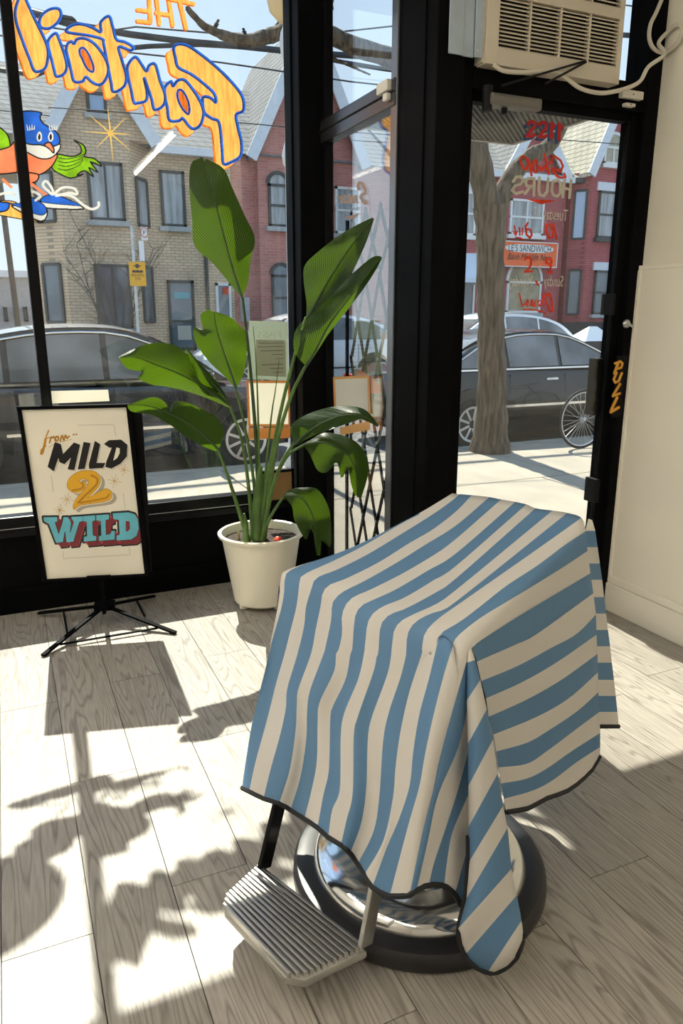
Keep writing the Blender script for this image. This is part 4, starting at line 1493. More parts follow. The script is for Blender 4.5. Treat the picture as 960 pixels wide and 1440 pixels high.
cv.key = 11
cv.sweep(TWO, (6.2, 4.2), 7, 6); cv.poly([(x + 1.6, y + 1.2) for x, y in TWO], 8)
cv.poly(TWO, 1); cv.stroke(TWO, 0.8, 2, True)
cv.stroke(crom(K([(395, 622), (445, 612), (468, 590), (455, 572)]), 16), 2.6, 2)
cv.stroke(crom(K([(520, 520), (560, 545), (548, 590), (480, 655), (432, 705)]), 24), 2.8, 2)
cv.stroke(crom(K([(450, 706), (540, 690), (620, 672), (640, 650)]), 16), 2.6, 2)
# WILD: turquoise slab capitals, red block shade, black outline
WILD = [[(195, 802), (292, 800), (292, 835), (276, 838), (300, 915), (325, 836), (330, 802), (362, 800), (385, 838), (378, 905), (400, 838), (380, 800), (462, 795), (462, 830), (440, 838), (400, 970), (352, 975), (342, 900), (330, 972), (282, 978), (232, 850), (200, 832)],
        [(462, 795), (548, 788), (548, 825), (528, 832), (532, 925), (555, 930), (555, 962), (468, 970), (468, 935), (490, 930), (488, 836), (462, 830)],
        [(552, 788), (640, 782), (640, 818), (618, 824), (620, 920), (648, 915), (655, 895), (680, 892), (680, 955), (570, 965), (570, 930), (586, 925), (582, 830), (552, 826)],
        [(662, 775), (770, 768), (812, 780), (836, 815), (842, 880), (826, 930), (790, 955), (690, 962), (690, 925), (710, 920), (706, 862), (704, 822), (668, 818)]]
for k, p in enumerate(WILD):
    cv.key = 12 + k
    cv.sweep(K(p), (8.2, 6.4), 3, 10); cv.stroke(K([(x + 39, y + 31) for x, y in p]), 3.0, 3, True); cv.stroke(K(p), 4.5, 3, True)
for k, p in enumerate(WILD):
    cv.key = 12 + k
    cv.sweep([(x + 0.6, y + .5) for x, y in K(p)], (6.8, 5.2), 5, 10)
    cv.sweep([(x + 5.2, y + 4.4) for x, y in K(p)], (1.6, 1.0), 6, 3)
for k, p in enumerate(WILD):
    cv.key = 12 + k
    cv.poly(K(p), 4); cv.stroke(K(p), 0.7, 3, True)
cv.key = 15
cv.poly(K([(752, 828), (778, 832), (782, 880), (766, 900), (754, 898)]), 6)
# thin pencil rules, sparkles
cv.key = 20
for k, p in enumerate(([(430, 183), (672, 177), (686, 256)], [(248, 522), (264, 630)], [(328, 1035), (332, 1082), (782, 1056), (774, 1005)], [(735, 640), (750, 745)])):
    cv.key = 30 + k
    cv.stroke(K(p), 0.5, 7)
for k, (x, y, r) in enumerate(((676, 558, 48), (740, 483, 40), (357, 683, 46), (306, 755, 40))):
    cv.key = 21 + k
    for a in range(4):
        t = math.radians(a * 45 + 12)
        rr = r if a % 2 == 0 else r * 0.7
        cv.stroke(K([(x - rr * math.cos(t), y - rr * math.sin(t)), (x + rr * math.cos(t), y + rr * math.sin(t))]), 0.45, 2)
    cv.stroke(K([(x - 4, y), (x + 4, y)]), 1.8, 1)
cv.build('letter', PMAT, lambda x, y: onb(x, y, -0.0006), art)

# ================================================================== potted plant
PC = np.array([1.135, 3.56, 0.0])
plant = thing('potted_plant', tuple(PC), 'bird of paradise plant with broad leaves in white pot', 'plant')
POTM = mat('pot_white', (0.92, 0.87, 0.71), 0.38, var=0.03, scale=3)
pot = MB().lathe([(0.0, 0.022), (0.135, 0.022), (0.150, 0.034), (0.205, 0.385), (0.222, 0.388), (0.224, 0.402), (0.216, 0.408), (0.204, 0.404), (0.195, 0.36), (0.0, 0.36)], PC, 64).build('pot', POTM, plant, smooth=True)
for a in (200, 290, 340, 60):
    t = math.radians(a)
    MB().lathe([(0.0, -0.022), (0.018, -0.018), (0.024, 0.0), (0.018, 0.018), (0.0, 0.022)], (PC[0] + 0.128 * math.cos(t), PC[1] + 0.128 * math.sin(t), 0.024), 16, 'x').build('caster', POTM, pot, smooth=True)
SOIL = mat('soil', (0.05, 0.035, 0.025), 0.95, var=0.5, scale=60, bump=1.0, bscale=60)
so = MB(); so.lathe([(0.0, 0.372), (0.08, 0.371), (0.15, 0.368), (0.196, 0.362)], PC, 40); so.build('soil', SOIL, plant)
rd = MB().lathe([(0.0, 0.0), (0.018, 0.002), (0.022, 0.014), (0.014, 0.026), (0.004, 0.030), (0.0, 0.03)], onz(391, 762, 0.372), 14).build('red_cap', mat('red_cap', (0.75, 0.07, 0.03), 0.5, var=0.3, scale=60), plant, smooth=True)
tag(rd, 'bright red lump lying on the soil')
LEAF = leaf_mat()
STEM = mat('stem_green', (0.10, 0.19, 0.04), 0.45, var=0.25, scale=9, trans=0.1)
STEMD = mat('stem_dark', (0.035, 0.07, 0.02), 0.45, var=0.25, scale=9)
fwh = np.array([math.sin(YAW), math.cos(YAW), 0.0])
def onq(x, y, d):
    return onp(x, y, PC + fwh * d + np.array([0, 0, 0.8]), fwh)
P7 = lambda p: cs(p, 2.4, 160, 210)
P8 = lambda p: cs(p, 3.0, 260, 540)
def leaf(left, mid, right, d0, d1, fl=0.04, fr_=0.04, wav=0.010, tipd=0.0):
    nR, nS = 34, 6
    Lp, Mp, Rp = crom(np.array(left), nR), crom(np.array(mid), nR), crom(np.array(right), nR)
    vs, uv, fs = [], [], []
    for i in range(nR):
        t = i / (nR - 1)
        d = d0 + (d1 - d0) * t + tipd * t * t
        for s in range(-nS, nS + 1):
            w = abs(s) / nS
            e = (Lp if s < 0 else Rp)[i]
            x, y = Mp[i] * (1 - w) + e * w
            f_ = (fl if s < 0 else fr_) * w ** 1.3 + wav * math.sin(t * 15 + w * 2.5 + (0 if s < 0 else 2)) * w + 0.0025 * math.sin(t * 120 - w * 16) * min(1, w * 3)
            vs.append(tuple(onq(x, y, d + f_ * math.sin(math.pi * min(1, t * 0.9 + 0.08)))))
            uv.append((s / nS, t))
    C_ = 2 * nS + 1
    for i in range(nR - 1):
        for s in range(C_ - 1):
            a = i * C_ + s
            fs.append((a, a + 1, a + C_ + 1, a + C_))
    me = bpy.data.meshes.new('leaf')
    me.from_pydata(vs, [], fs)
    ul = me.uv_layers.new(name='UVMap')
    for lp_ in me.loops:
        ul.data[lp_.index].uv = uv[lp_.vertex_index]
    for p in me.polygons:
        p.use_smooth = True
    me.materials.append(LEAF)
    o = link('leaf', me, plant)
    rib = [onq(x, y, d0 + (d1 - d0) * i / 13 + tipd * (i / 13) ** 2 - 0.003) for i, (x, y) in enumerate(crom(np.array(mid), 14))]
    MB().tube(rib, list(np.linspace(0.006, 0.0015, 14)), 6).build('midrib', STEMD, o, smooth=True)
    return o
def stem(pts, ds, r0=0.011, r1=0.006, m=None):
    P = crom(np.array([onq(x, y, d) for (x, y), d in zip(pts, ds)]), 18)
    MB().tube(P, list(np.linspace(r1, r0, 18)), 8).build('stem', m or STEM, plant, smooth=True)
    return P
# 1 tall top leaf
leaf(P7([(430, 500), (385, 445), (330, 380), (272, 325), (264, 240), (254, 120), (262, 45), (300, 30)]), P7([(432, 500), (400, 400), (365, 270), (335, 150), (315, 90), (305, 40)]),
     P7([(434, 500), (452, 450), (462, 370), (476, 300), (440, 220), (400, 130), (370, 65), (312, 32)]), -0.02, 0.02, 0.05, 0.06)
stem([(341, 418), (352, 520), (361, 640), (364, 760)], [-0.02, -0.02, -0.01, 0.0], 0.013, 0.006, STEMD)
# 2 mid leaf
leaf(P7([(410, 806), (372, 765), (320, 715), (275, 650), (270, 600), (302, 612), (292, 560), (320, 540)]), P7([(412, 806), (390, 740), (365, 670), (345, 600), (338, 550)]),
     P7([(414, 806), (440, 750), (450, 670), (446, 620), (420, 590), (390, 565), (345, 548)]), -0.04, -0.02, 0.03, 0.05)
stem([(331, 545), (345, 605), (357, 680), (362, 760)], [-0.04, -0.02, 0.0, 0.0], 0.011, 0.005)
# 3 left upper
leaf(P7([(388, 872), (320, 842), (240, 815), (170, 800), (130, 795), (80, 772), (98, 752), (45, 740), (18, 708)]), P7([(392, 866), (300, 800), (220, 757), (140, 726), (70, 700), (20, 704)]),
     P7([(392, 860), (345, 795), (300, 790), (262, 715), (220, 668), (170, 654), (110, 658), (50, 682), (16, 700)]), -0.10, -0.22, 0.06, 0.07)
leaf(P7([(392, 864), (350, 830), (300, 795), (270, 740), (240, 668)]), P7([(394, 862), (360, 820), (318, 775), (280, 720), (240, 666)]), P7([(394, 858), (372, 820), (340, 775), (290, 720), (240, 664)]), -0.105, -0.12, 0.02, 0.03)
stem([(323, 571), (340, 620), (350, 690), (356, 762)], [-0.10, -0.07, -0.03, -0.01], 0.012, 0.006)
# 4 left lower
leaf(P7([(345, 1020), (300, 1002), (240, 968), (190, 930), (130, 898), (60, 885), (46, 866)]), P7([(352, 1012), (300, 960), (250, 925), (195, 895), (140, 872), (90, 862), (46, 864)]),
     P7([(358, 1004), (372, 950), (350, 908), (300, 878), (240, 852), (196, 856), (190, 900), (178, 860), (140, 836), (90, 846), (48, 862)]), -0.24, -0.44, 0.03, 0.03)
stem([(306, 632), (322, 675), (338, 725), (352, 768)], [-0.24, -0.18, -0.10, -0.03], 0.013, 0.006)
# 5 right upper
leaf(P7([(648, 572), (650, 520), (640, 440), (645, 390), (690, 345), (760, 290), (820, 255), (872, 230)]), P7([(650, 572), (680, 520), (720, 450), (770, 370), (820, 300), (874, 232)]),
     P7([(652, 572), (700, 525), (750, 475), (800, 420), (838, 345), (860, 290), (878, 234)]), -0.30, -0.34, 0.05, -0.05)
stem([(430, 446), (414, 500), (392, 590), (374, 690), (366, 766)], [-0.30, -0.26, -0.16, -0.07, -0.02], 0.013, 0.007)
# 6 right lower, folded lengthwise
leaf(P7([(645, 728), (612, 690), (606, 640), (622, 595), (680, 545), (740, 485), (810, 415), (870, 365), (898, 360)]), P7([(650, 730), (680, 680), (715, 610), (760, 545), (820, 470), (870, 405), (902, 364)]),
     P7([(655, 730), (700, 660), (730, 615), (790, 540), (850, 460), (885, 405), (905, 366)]), -0.32, -0.38, 0.07, 0.05)
stem([(430, 514), (408, 560), (386, 640), (370, 770)], [-0.32, -0.24, -0.12, -0.02], 0.014, 0.007)
# 7 low right, arching
leaf(P7([(606, 990), (598, 935), (640, 900), (720, 872), (790, 866), (850, 880), (892, 930)]), P7([(610, 995), (660, 950), (720, 915), (790, 895), (850, 905), (892, 934)]),
     P7([(616, 998), (670, 968), (725, 948), (790, 925), (835, 912), (870, 925), (890, 938)]), -0.34, -0.42, 0.06, -0.03)
stem([(414, 622), (396, 650), (380, 700), (368, 768)], [-0.34, -0.26, -0.14, -0.04], 0.012, 0.006)
# 8 drooping dark leaf
leaf(P8([(500, 252), (530, 235), (590, 205), (680, 222), (740, 262), (772, 330), (768, 400), (745, 475)]), P8([(500, 256), (560, 245), (620, 255), (680, 290), (715, 350), (730, 410), (735, 475)]),
     P8([(502, 262), (528, 300), (560, 365), (600, 372), (640, 330), (660, 400), (684, 345), (700, 420), (715, 465), (730, 478)]), -0.30, -0.36, 0.05, -0.05)
stem([(427, 626), (405, 640), (388, 672), (376, 715), (368, 770)], [-0.30, -0.26, -0.2, -0.1, -0.04], 0.012, 0.006)
# 9 lowest drooping leaf
leaf(P8([(415, 470), (440, 445), (500, 436), (560, 445), (605, 520), (617, 610), (612, 690), (580, 645), (572, 722)]), P8([(418, 474), (470, 470), (510, 500), (540, 560), (555, 620), (565, 680), (566, 724)]),
     P8([(420, 478), (452, 520), (462, 575), (510, 658), (515, 610), (540, 625), (548, 680), (556, 722)]), -0.26, -0.30, 0.05, -0.05)
stem([(398, 699), (384, 720), (372, 745), (366, 772)], [-0.26, -0.18, -0.1, -0.04], 0.011, 0.006)
# unopened spears
Q5 = lambda p: cs(p, 7.2, 330, 440)
stem(Q5([(185, 135), (210, 420), (232, 900)]) + [(364, 660), (365, 765)], [-0.06, -0.05, -0.03, -0.01, 0.0], 0.012, 0.0012)
stem(Q5([(448, 475), (415, 760), (370, 1050)]) + [(372, 680), (366, 765)], [-0.10, -0.09, -0.06, -0.02, 0.0], 0.012, 0.0012)
# thick sheath at the base
MB().tube([onq(362, 772, -0.02), onq(363, 735, -0.02), onq(364, 700, -0.02), onq(366, 655, -0.03)], [0.045, 0.040, 0.030, 0.010], 14).build('sheath', STEM, plant, smooth=True)
MB().tube([onq(346, 772, -0.08), onq(345, 735, -0.08), onq(343, 722, -0.08)], [0.018, 0.014, 0.006], 10).build('sheath', STEM, plant, smooth=True)
MB().tube([onq(336, 770, -0.02), onq(335, 748, -0.02)], [0.008, 0.006], 8).build('stub', mat('dry_stem', (0.30, 0.24, 0.12), 0.8), plant)

# ================================================================== window air conditioner over the door
AX0, AX1, AYF, AZ0, AZ1 = 1.815, 2.485, 2.690, 2.435, 2.86
ac = thing('air_conditioner', (2.15, 2.9, AZ0), 'cream louvred air conditioner set in the transom above the door', 'air conditioner')
AC = mat('ac_cream', (0.62, 0.56, 0.45), 0.45, var=0.04, scale=4)
ACD = mat('ac_dark', (0.03, 0.026, 0.022), 0.8)
MB().bx(AX0 + 0.02, AX1 - 0.02, AYF + 0.05, 3.22, AZ0 + 0.042, AZ1).build('casing', mat('ac_metal', (0.45, 0.45, 0.44), 0.5, metal=0.5), ac)
fm = MB()
gx0, gx1 = AX0 + 0.055, AX1 - 0.022
zr = [(AZ0 + 0.060, AZ0 + 0.238), (AZ0 + 0.275, AZ1 - 0.02)]
fm.bx(AX0 + 0.005, AX1 - 0.005, AYF + 0.03, AYF + 0.058, AZ0 + 0.005, AZ1 - 0.005)
fb = fm.build('grille_back', ACD, ac)
fm = MB()
fm.bx(AX0, gx0, AYF, AYF + 0.06, AZ0, AZ1)
fm.bx(gx1, AX1, AYF, AYF + 0.06, AZ0, AZ1)
for z0, z1 in ((AZ0, zr[0][0]), (zr[0][1], zr[1][0]), (zr[1][1], AZ1)):
    fm.bx(gx0 - 0.001, gx1 + 0.001, AYF, AYF + 0.06, z0, z1)
fm.bx(AX0 - 0.012, AX0 + 0.002, AYF + 0.012, AYF + 0.06, AZ0 + 0.004, AZ1)
face = fm.build('front_frame', AC, ac)
sl0 = None
n_s = 0
for z0, z1 in zr:
    n = int((z1 - z0) / 0.0136)
    for k in range(n):
        z = z0 + (k + 0.5) * (z1 - z0) / n
        if sl0 is None:
            M = Matrix.Rotation(math.radians(28), 3, 'X')
            sl0 = MB().box((0, 0, 0), (gx1 - gx0, 0.016, 0.0045), 0, M).build('louvre', AC, ac)
            o = sl0
        else:
            o = sl0.copy(); COL.objects.link(o)
        o.location = ((gx0 + gx1) / 2, AYF + 0.013, z)
for k in range(1, 4):
    x = gx0 + (gx1 - gx0) * k / 4
    MB().bx(x - 0.004, x + 0.004, AYF + 0.004, AYF + 0.03, zr[0][0], zr[1][1]).build('grille_rib', AC, ac)
MB().bx(gx0 + 0.004, gx0 + 0.02, AYF - 0.002, AYF + 0.002, zr[0][1] + 0.006, zr[0][1] + 0.026).build('badge', mat('badge_dark', (0.12, 0.10, 0.08), 0.5), ac)
for a, b in (((706, 120), (822, 86)), ((766, 118), (824, 87))):
    MB().bar(ony(*a, AYF - 0.058), ony(*b, AYF - 0.002), 0.006, 0.008).build('brace', BLACKM, ac)
# metal filler beside the air conditioner
fp = thing('filler_panel', (1.74, 2.70, 2.44), 'bluish sheet metal filler panel beside the air conditioner', 'panel')
SHEET = mat('sheet_metal', (0.40, 0.48, 0.56), 0.4, metal=0.25, var=0.12, scale=5)
for x0, x1, y in ((1.655, 1.720, 2.700), (1.718, 1.770, 2.706), (1.768, 1.803, 2.696)):
    MB().bx(x0, x1, y, y + 0.008, 2.452, 3.05).build('sheet', SHEET, fp, bevel=0.003)
MB().lathe([(0.0, -0.003), (0.006, -0.002), (0.006, 0.0)], (1.782, 2.696, 2.475), 10, 'y').build('screw', ALU, fp)
# mesh tray outside that carries it
tr = thing('ac_tray', (2.2, 3.3, 2.405), 'dark wire mesh tray outside above the door', 'tray')
TX0, TX1, TY0, TY1, TZ = 1.760, 2.70, 2.90, 3.70, 2.415
TM = mat('mesh_grey', (0.10, 0.095, 0.085), 0.5, metal=0.4)
for a, b in (((TX0, TY1, TZ), (TX1, TY1, TZ)), ((TX1, TY0, TZ), (TX1, TY1, TZ)), ((TX0, TY0, TZ), (TX0, TY1, TZ)), ((TX0, TY0, TZ), (TX1, TY0, TZ))):
    MB().bar(a, b, 0.025, 0.018).build('tray_frame', mat('tray_frame', (0.35, 0.34, 0.31), 0.5), tr)
wm = MB()
def clipseg(cst, sgn):
    pts = []
    for x in (TX0, TX1):
        y = (cst - x) * sgn if sgn == 1 else x - cst
        y = cst - x if sgn == 1 else x - cst
        if TY0 <= y <= TY1:
            pts.append((x, y))
    for y in (TY0, TY1):
        x = cst - y if sgn == 1 else y + cst
        if TX0 < x < TX1:
            pts.append((x, y))
    return pts[:2] if len(pts) >= 2 else None
for sgn in (1, -1):
    lo, hi = (TX0 + TY0, TX1 + TY1) if sgn == 1 else (TX0 - TY1, TX1 - TY0)
    c = lo + 0.02
    while c < hi:
        s = clipseg(c, sgn)
        if s:
            wm.bar((*s[0], TZ + 0.002 * sgn), (*s[1], TZ + 0.002 * sgn), 0.011, 0.004)
        c += 0.034
o = wm.build('wire_mesh', TM, tr); tag(o, kind='stuff')
wm = MB().bx(TX0, TX1, TY0, TY1, TZ + 0.012, TZ + 0.016).build('tray_sheet', mat('tray_sheet', (0.06, 0.055, 0.05), 0.6), tr)

# power cord of the air conditioner
D5 = lambda p: cs(p, 3.2, 660, 0)
CORDM = mat('cord_white', (0.66, 0.61, 0.50), 0.5)
pts = [ony(*q, 2.681) for q in D5([(110, 292), (150, 318), (240, 326), (340, 318), (400, 325), (440, 355), (500, 398), (580, 418), (650, 412), (720, 392), (770, 362), (805, 300)])]
pts += [np.array([2.700, 2.665, 0]) * [1, 1, 0] + [0, 0, ony(*D5([(828, 235)])[0], 2.665)[2]]]
def cordpt(q, X):
    p_ = onx(*q, X)
    return p_ if p_[1] < 2.73 else ony(*q, 2.73)
pts += [cordpt(q, 2.757) for q in D5([(850, 195), (890, 145), (930, 112), (956, 130), (945, 180), (900, 228)])]
pts += [cordpt(q, 2.745) for q in D5([(860, 236), (825, 215), (808, 170), (814, 110), (838, 60), (872, -20), (900, -80)])]
cd = MB().tube(crom(np.array(pts), 110), 0.0085, 8).build('power_cord', CORDM, smooth=True)
tag(cd, 'cream power cord looping from the air conditioner up the wall', 'cord')

# door closer, contact sensors
dc = thing('door_closer', (2.0, 2.73, 2.37), 'grey overhead door closer on the black door head', 'door closer')
a = ony(680, 146, 2.735); b = ony(752, 152, 2.735)
CLO = mat('closer_grey', (0.16, 0.155, 0.14), 0.4, metal=0.5)
MB().bx(a[0], b[0], 2.685, 2.752, a[2] - 0.012, a[2] + 0.034).build('closer_body', CLO, dc, bevel=0.012)
MB().lathe([(0.0, -0.045), (0.020, -0.045), (0.022, 0.045), (0.0, 0.045)], (a[0] + 0.002, 2.715, a[2] + 0.014), 16, 'z').build('closer_cap', BLACKM, dc)
MB().lathe([(0.0, -0.022), (0.012, -0.022), (0.012, 0.0), (0.0, 0.0)], (a[0] + 0.085, 2.715, a[2] - 0.012), 12).build('pivot', BLACKM, dc)
for lab, (x0, y0, x1, y1), Yp in (('larger cream contact sensor above the door by the cord', (872, 126, 900, 142), 2.742), ('smaller cream sensor magnet on the door head below another sensor', (876, 145, 889, 152), 2.745)):
    a = ony(x0, y0, Yp); b = ony(x1, y1, Yp)
    o = thing('contact_sensor', ((a[0] + b[0]) / 2, Yp, b[2]), lab, 'sensor')
    MB().bx(a[0], b[0], Yp - 0.018, Yp + 0.009, b[2], a[2]).build('cover', WHITEP, o, bevel=0.004)
    MB().bx(a[0] + 0.004, b[0] - 0.004, Yp + 0.0, Yp + 0.0095, b[2] + .003, a[2] - .003).build('back_plate', WHITEP, o)
    MB().lathe([(0.0, -0.002), (0.003, -0.0015), (0.003, 0.0)], ((a[0] + b[0]) / 2, Yp - 0.0175, (a[2] + b[2]) / 2), 8, 'y').build('screw', BLACKM, o)
a = onx(530, 122, 1.598); b = onx(551, 132, 1.598)
o = thing('contact_sensor', (1.59, 3.1, b[2]), 'cream contact sensor at the end of the side window transom bar', 'sensor')
MB().bx(1.578, 1.601, 3.055, 3.155, 2.405, 2.448).build('cover', WHITEP, o, bevel=0.005)
MB().bx(1.580, 1.601, 3.06, 3.10, 2.370, 2.398).build('magnet', WHITEP, o, bevel=0.004)

# ================================================================== papers on the glass, frame on the sill
CARD = mat('card_white', (0.88, 0.85, 0.76), 0.6, trans=0.6)
PAPER = mat('paper_greenish', (0.55, 0.60, 0.52), 0.7, trans=0.55)
PAPER2 = mat('paper_cream', (0.74, 0.73, 0.62), 0.7, trans=0.55)
OCARD = mat('card_orange', (0.80, 0.45, 0.16), 0.6, trans=0.3)
REDST = mat('sticker_red', (0.72, 0.07, 0.03), 0.5, trans=0.3)
yp = GY - 0.004
def sheet(name, quad, m, parent, d=0.0, plane='y', th=0.0008):
    f = (lambda x, y: ony(x, y, yp - d)) if plane == 'y' else (lambda x, y: onx(x, y, XS - 0.004 - d))
    ext = (0, th, 0) if plane == 'y' else (th, 0, 0)
    return MB().prism([f(*q) for q in quad], ext).build(name, m, parent)
def frame_strips(o4, i4, parent, plane):
    for k in range(4):
        j = (k + 1) % 4
        sheet('border', [o4[k], o4[j], i4[j], i4[k]], OCARD, parent, 0, plane)
nt_ = thing('inspection_notice', tuple(ony(376, 534, yp)), 'pale green inspection notice reading PASS taped to the front window', 'notice')
sheet('paper', [(350, 451), (404.5, 452.5), (405.5, 535), (348, 533)], PAPER, nt_)
sheet('text_panel', [(360, 477.5), (401, 478), (402, 530), (359, 528)], PAPER2, nt_, 0.001)
c_ = ony(379, 475, yp - 0.001)
text_mesh('title', 'PASS', 0.052, CARD, c_, (1, 0, 0), (0, 0, 1), nt_, mirror=True, width=0.135)
TXT = mat('print_grey', (0.35, 0.36, 0.30), 0.7)
for k, y in enumerate((482, 487, 492.5, 498, 504, 512, 517.5, 523)):
    w = (34, 36, 32, 16, 10, 30, 18, 14)[k]
    a = ony(398 - w, y, yp - 0.002); b = ony(398, y + 0.9, yp - 0.002)
    MB().bx(a[0], b[0], yp - 0.0022, yp - 0.0018, b[2], a[2]).build('print_line', TXT, nt_)
q_ = thing('window_card', tuple(ony(377, 617, yp)), 'blank white card with orange border on the front window', 'card')
frame_strips([(346.5, 535), (407, 535), (408, 600), (349, 600)], [(349.5, 538.5), (404.5, 538.5), (405.5, 596.5), (352, 596.5)], q_, 'y')
sheet('card_face', [(349.5, 538.5), (404.5, 538.5), (405.5, 596.5), (352, 596.5)], CARD, q_, 0.001)
sheet('label_strip', [(349, 602), (408, 601), (408, 616), (350, 618)], OCARD, q_)
q_ = thing('window_card', tuple(onx(495, 600, XS)), 'blank white card with orange border on the side window', 'card')
frame_strips([(468, 530), (519, 528), (521, 582), (470, 588)], [(471, 533.5), (516, 531.5), (518, 578), (473, 584)], q_, 'x')
sheet('card_face', [(471, 533.5), (516, 531.5), (518, 578), (473, 584)], CARD, q_, 0.001, 'x')
sheet('label_strip', [(478, 601), (520, 592), (520, 604), (478, 612)], OCARD, q_, 0, 'x')
o = MB().prism([onx(*q, XS + 0.012) for q in ((500, 529), (505, 520), (512, 524), (519, 528), (534, 543), (533, 553), (520, 553), (520, 531))], (0.0008, 0, 0)).build('red_sticker', REDST)
tag(o, 'red pointed sticker on the side window glass', 'sticker')
o = sheet('paper_strip', [(71, 550), (152, 548), (154, 564), (72, 567.5)], CARD, None)
tag(o, 'plain white paper strip on the front window behind the poster', 'paper')

pf = thing('picture_frame', (1.40, 3.93, 0.512), 'small black picture frame with brown card on the window sill', 'frame')
yf = 3.932
a = ony(352, 655, yf); b = ony(414, 690, yf)
fx0, fx1, fz0, fz1 = 1.235, 1.462, 0.452, 0.640
MB().bx(fx0 + 0.01, fx1 - 0.01, yf, yf + 0.008, fz0 + 0.01, fz1 - 0.01).build('brown_card', mat('brown_card', (0.30, 0.17, 0.06), 0.7, var=0.1), pf)
for x0, x1, z0, z1 in ((fx0, fx1, fz0, fz0 + 0.014), (fx0, fx1, fz1 - 0.014, fz1), (fx0, fx0 + 0.014, fz0, fz1), (fx1 - 0.014, fx1, fz0, fz1)):
    MB().bx(x0, x1, yf - 0.006, yf + 0.012, z0, z1).build('frame_bar', BLACKG, pf)

# ================================================================== folding gate in the entrance
gt = thing('folding_gate', (1.74, 3.45, -0.02), 'black folding lattice security gate outside the side window', 'gate')
GX = 1.742
levels = [-0.01, 0.42, 0.85, 1.28, 1.71, 2.02]
ny = 5
gy = [3.10 + k * 0.165 for k in range(ny)]
for k in range(ny - 1):
    for j in range(len(levels) - 1):
        z0, z1 = levels[j], levels[j + 1]
        MB().bar((GX, gy[k], z0), (GX, gy[k + 1], z1), 0.024, 0.005, up=(1, 0, 0)).build('lattice_bar', BLACK, gt)
        MB().bar((GX + 0.008, gy[k + 1], z0), (GX + 0.008, gy[k], z1), 0.024, 0.005, up=(1, 0, 0)).build('lattice_bar', BLACK, gt)
for k in range(ny):
    for z in levels[1:-1]:
        MB().lathe([(0.0, -0.004), (0.008, -0.003), (0.008, 0.014), (0.0, 0.015)], (GX - 0.001, gy[k], z), 8, 'x').build('rivet', ALU, gt)
MB().bx(1.735, 1.750, 3.800, 3.815, -0.03, 1.98).build('gate_post', BLACK, gt)
MB().tube([(1.70, 3.085, -0.03), (1.70, 3.085, 1.62)], 0.011, 10).build('gate_rod', mat('rod_pale', (0.70, 0.68, 0.62), 0.4), gt)

# ================================================================== street
GZ, RZ = -0.03, -0.15
CONC = mat('concrete', (0.36, 0.315, 0.245), 0.9, var=0.10, scale=3, bump=0.15, bscale=60)
ASPH = mat('asphalt', (0.16, 0.16, 0.16), 0.9, var=0.15, scale=5, bump=0.2, bscale=80)
sw = MB().bx(-14, 26, 2.9, 7.25, -0.25, -0.06).build('floor_sidewalk', mat('joint_sand', (0.20, 0.17, 0.13), 0.95))
sw.name = 'sidewalk'
tag(sw, 'sunlit concrete sidewalk outside the shop', kind='structure')
slab = None
for r, (ya, yb) in enumerate(((4.07, 5.62), (5.62, 7.24))):
    for k in range(-6, 13):
        xa = k * 1.55 + 0.35 * r
        if slab is None:
            slab = MB().box((0, 0, 0), (1.535, 1.0, 0.04)).build('slab', CONC, sw)
            o = slab
        else:
            o = slab.copy(); COL.objects.link(o)
        o.location = (xa + 0.775, (ya + yb) / 2, -0.05)
        o.scale = (1, (yb - ya - 0.015), 1)
MB().bx(1.68, 2.9, 2.93, 4.06, -0.065, -0.03).build('entrance_slab', CONC, sw)
kb = MB().bx(-14, 26, 7.25, 7.42, -0.25, -0.032).build('kerb', CONC); tag(kb, 'concrete kerb along the sidewalk', kind='structure')
rd_ = MB().bx(-40, 60, 7.42, 17.0, -0.30, RZ).build('road', ASPH); tag(rd_, 'grey asphalt street', kind='structure')
fs_ = MB().bx(-40, 60, 17.0, 60, -0.30, -0.02).build('far_sidewalk', CONC); tag(fs_, 'concrete sidewalk across the street', kind='structure')
# party wall of the next shop, outside to the right of the entrance
o = MB().bx(2.90, 5.2, 2.6, 2.92, -0.06, 4.4).build('wall_neighbour', mat('neighbour_brick', (0.18, 0.10, 0.08), 0.9)); tag(o, kind='structure')

# ---------------------------------------------------------------- houses across the street
HY = 21.0
BROWN = brick_mat('brown_brick', (0.70, 0.52, 0.35), (0.58, 0.43, 0.29), (0.36, 0.29, 0.21))
REDB = brick_mat('red_brick', (0.55, 0.21, 0.17), (0.46, 0.16, 0.13), (0.42, 0.27, 0.23))
REDP = brick_mat('painted_red_brick', (0.44, 0.115, 0.125), (0.38, 0.095, 0.105), (0.26, 0.06, 0.07))
ROOFG = shingle_mat('grey_shingles', (0.27, 0.27, 0.26), (0.22, 0.22, 0.21), (0.09, 0.09, 0.09))
ROOFC = shingle_mat('pale_shingles', (0.62, 0.56, 0.43), (0.55, 0.50, 0.38), (0.28, 0.25, 0.2))
TRIM = mat('pale_trim', (0.62, 0.66, 0.70), 0.6, var=0.05)
DKFR = mat('dark_frame', (0.045, 0.05, 0.05), 0.5)
WHFR = mat('white_frame', (0.72, 0.72, 0.70), 0.5)
HGL = mat('house_glass', (0.10, 0.13, 0.16), 0.06, spec=0.9, var=0.3, scale=1.2)
HGL2 = mat('house_glass_curtain', (0.30, 0.32, 0.33), 0.15, spec=0.8, var=0.35, scale=2.0, stretch=(4, 1, 0.4))
STONE = mat('stone_grey', (0.38, 0.39, 0.39), 0.8, var=0.08)

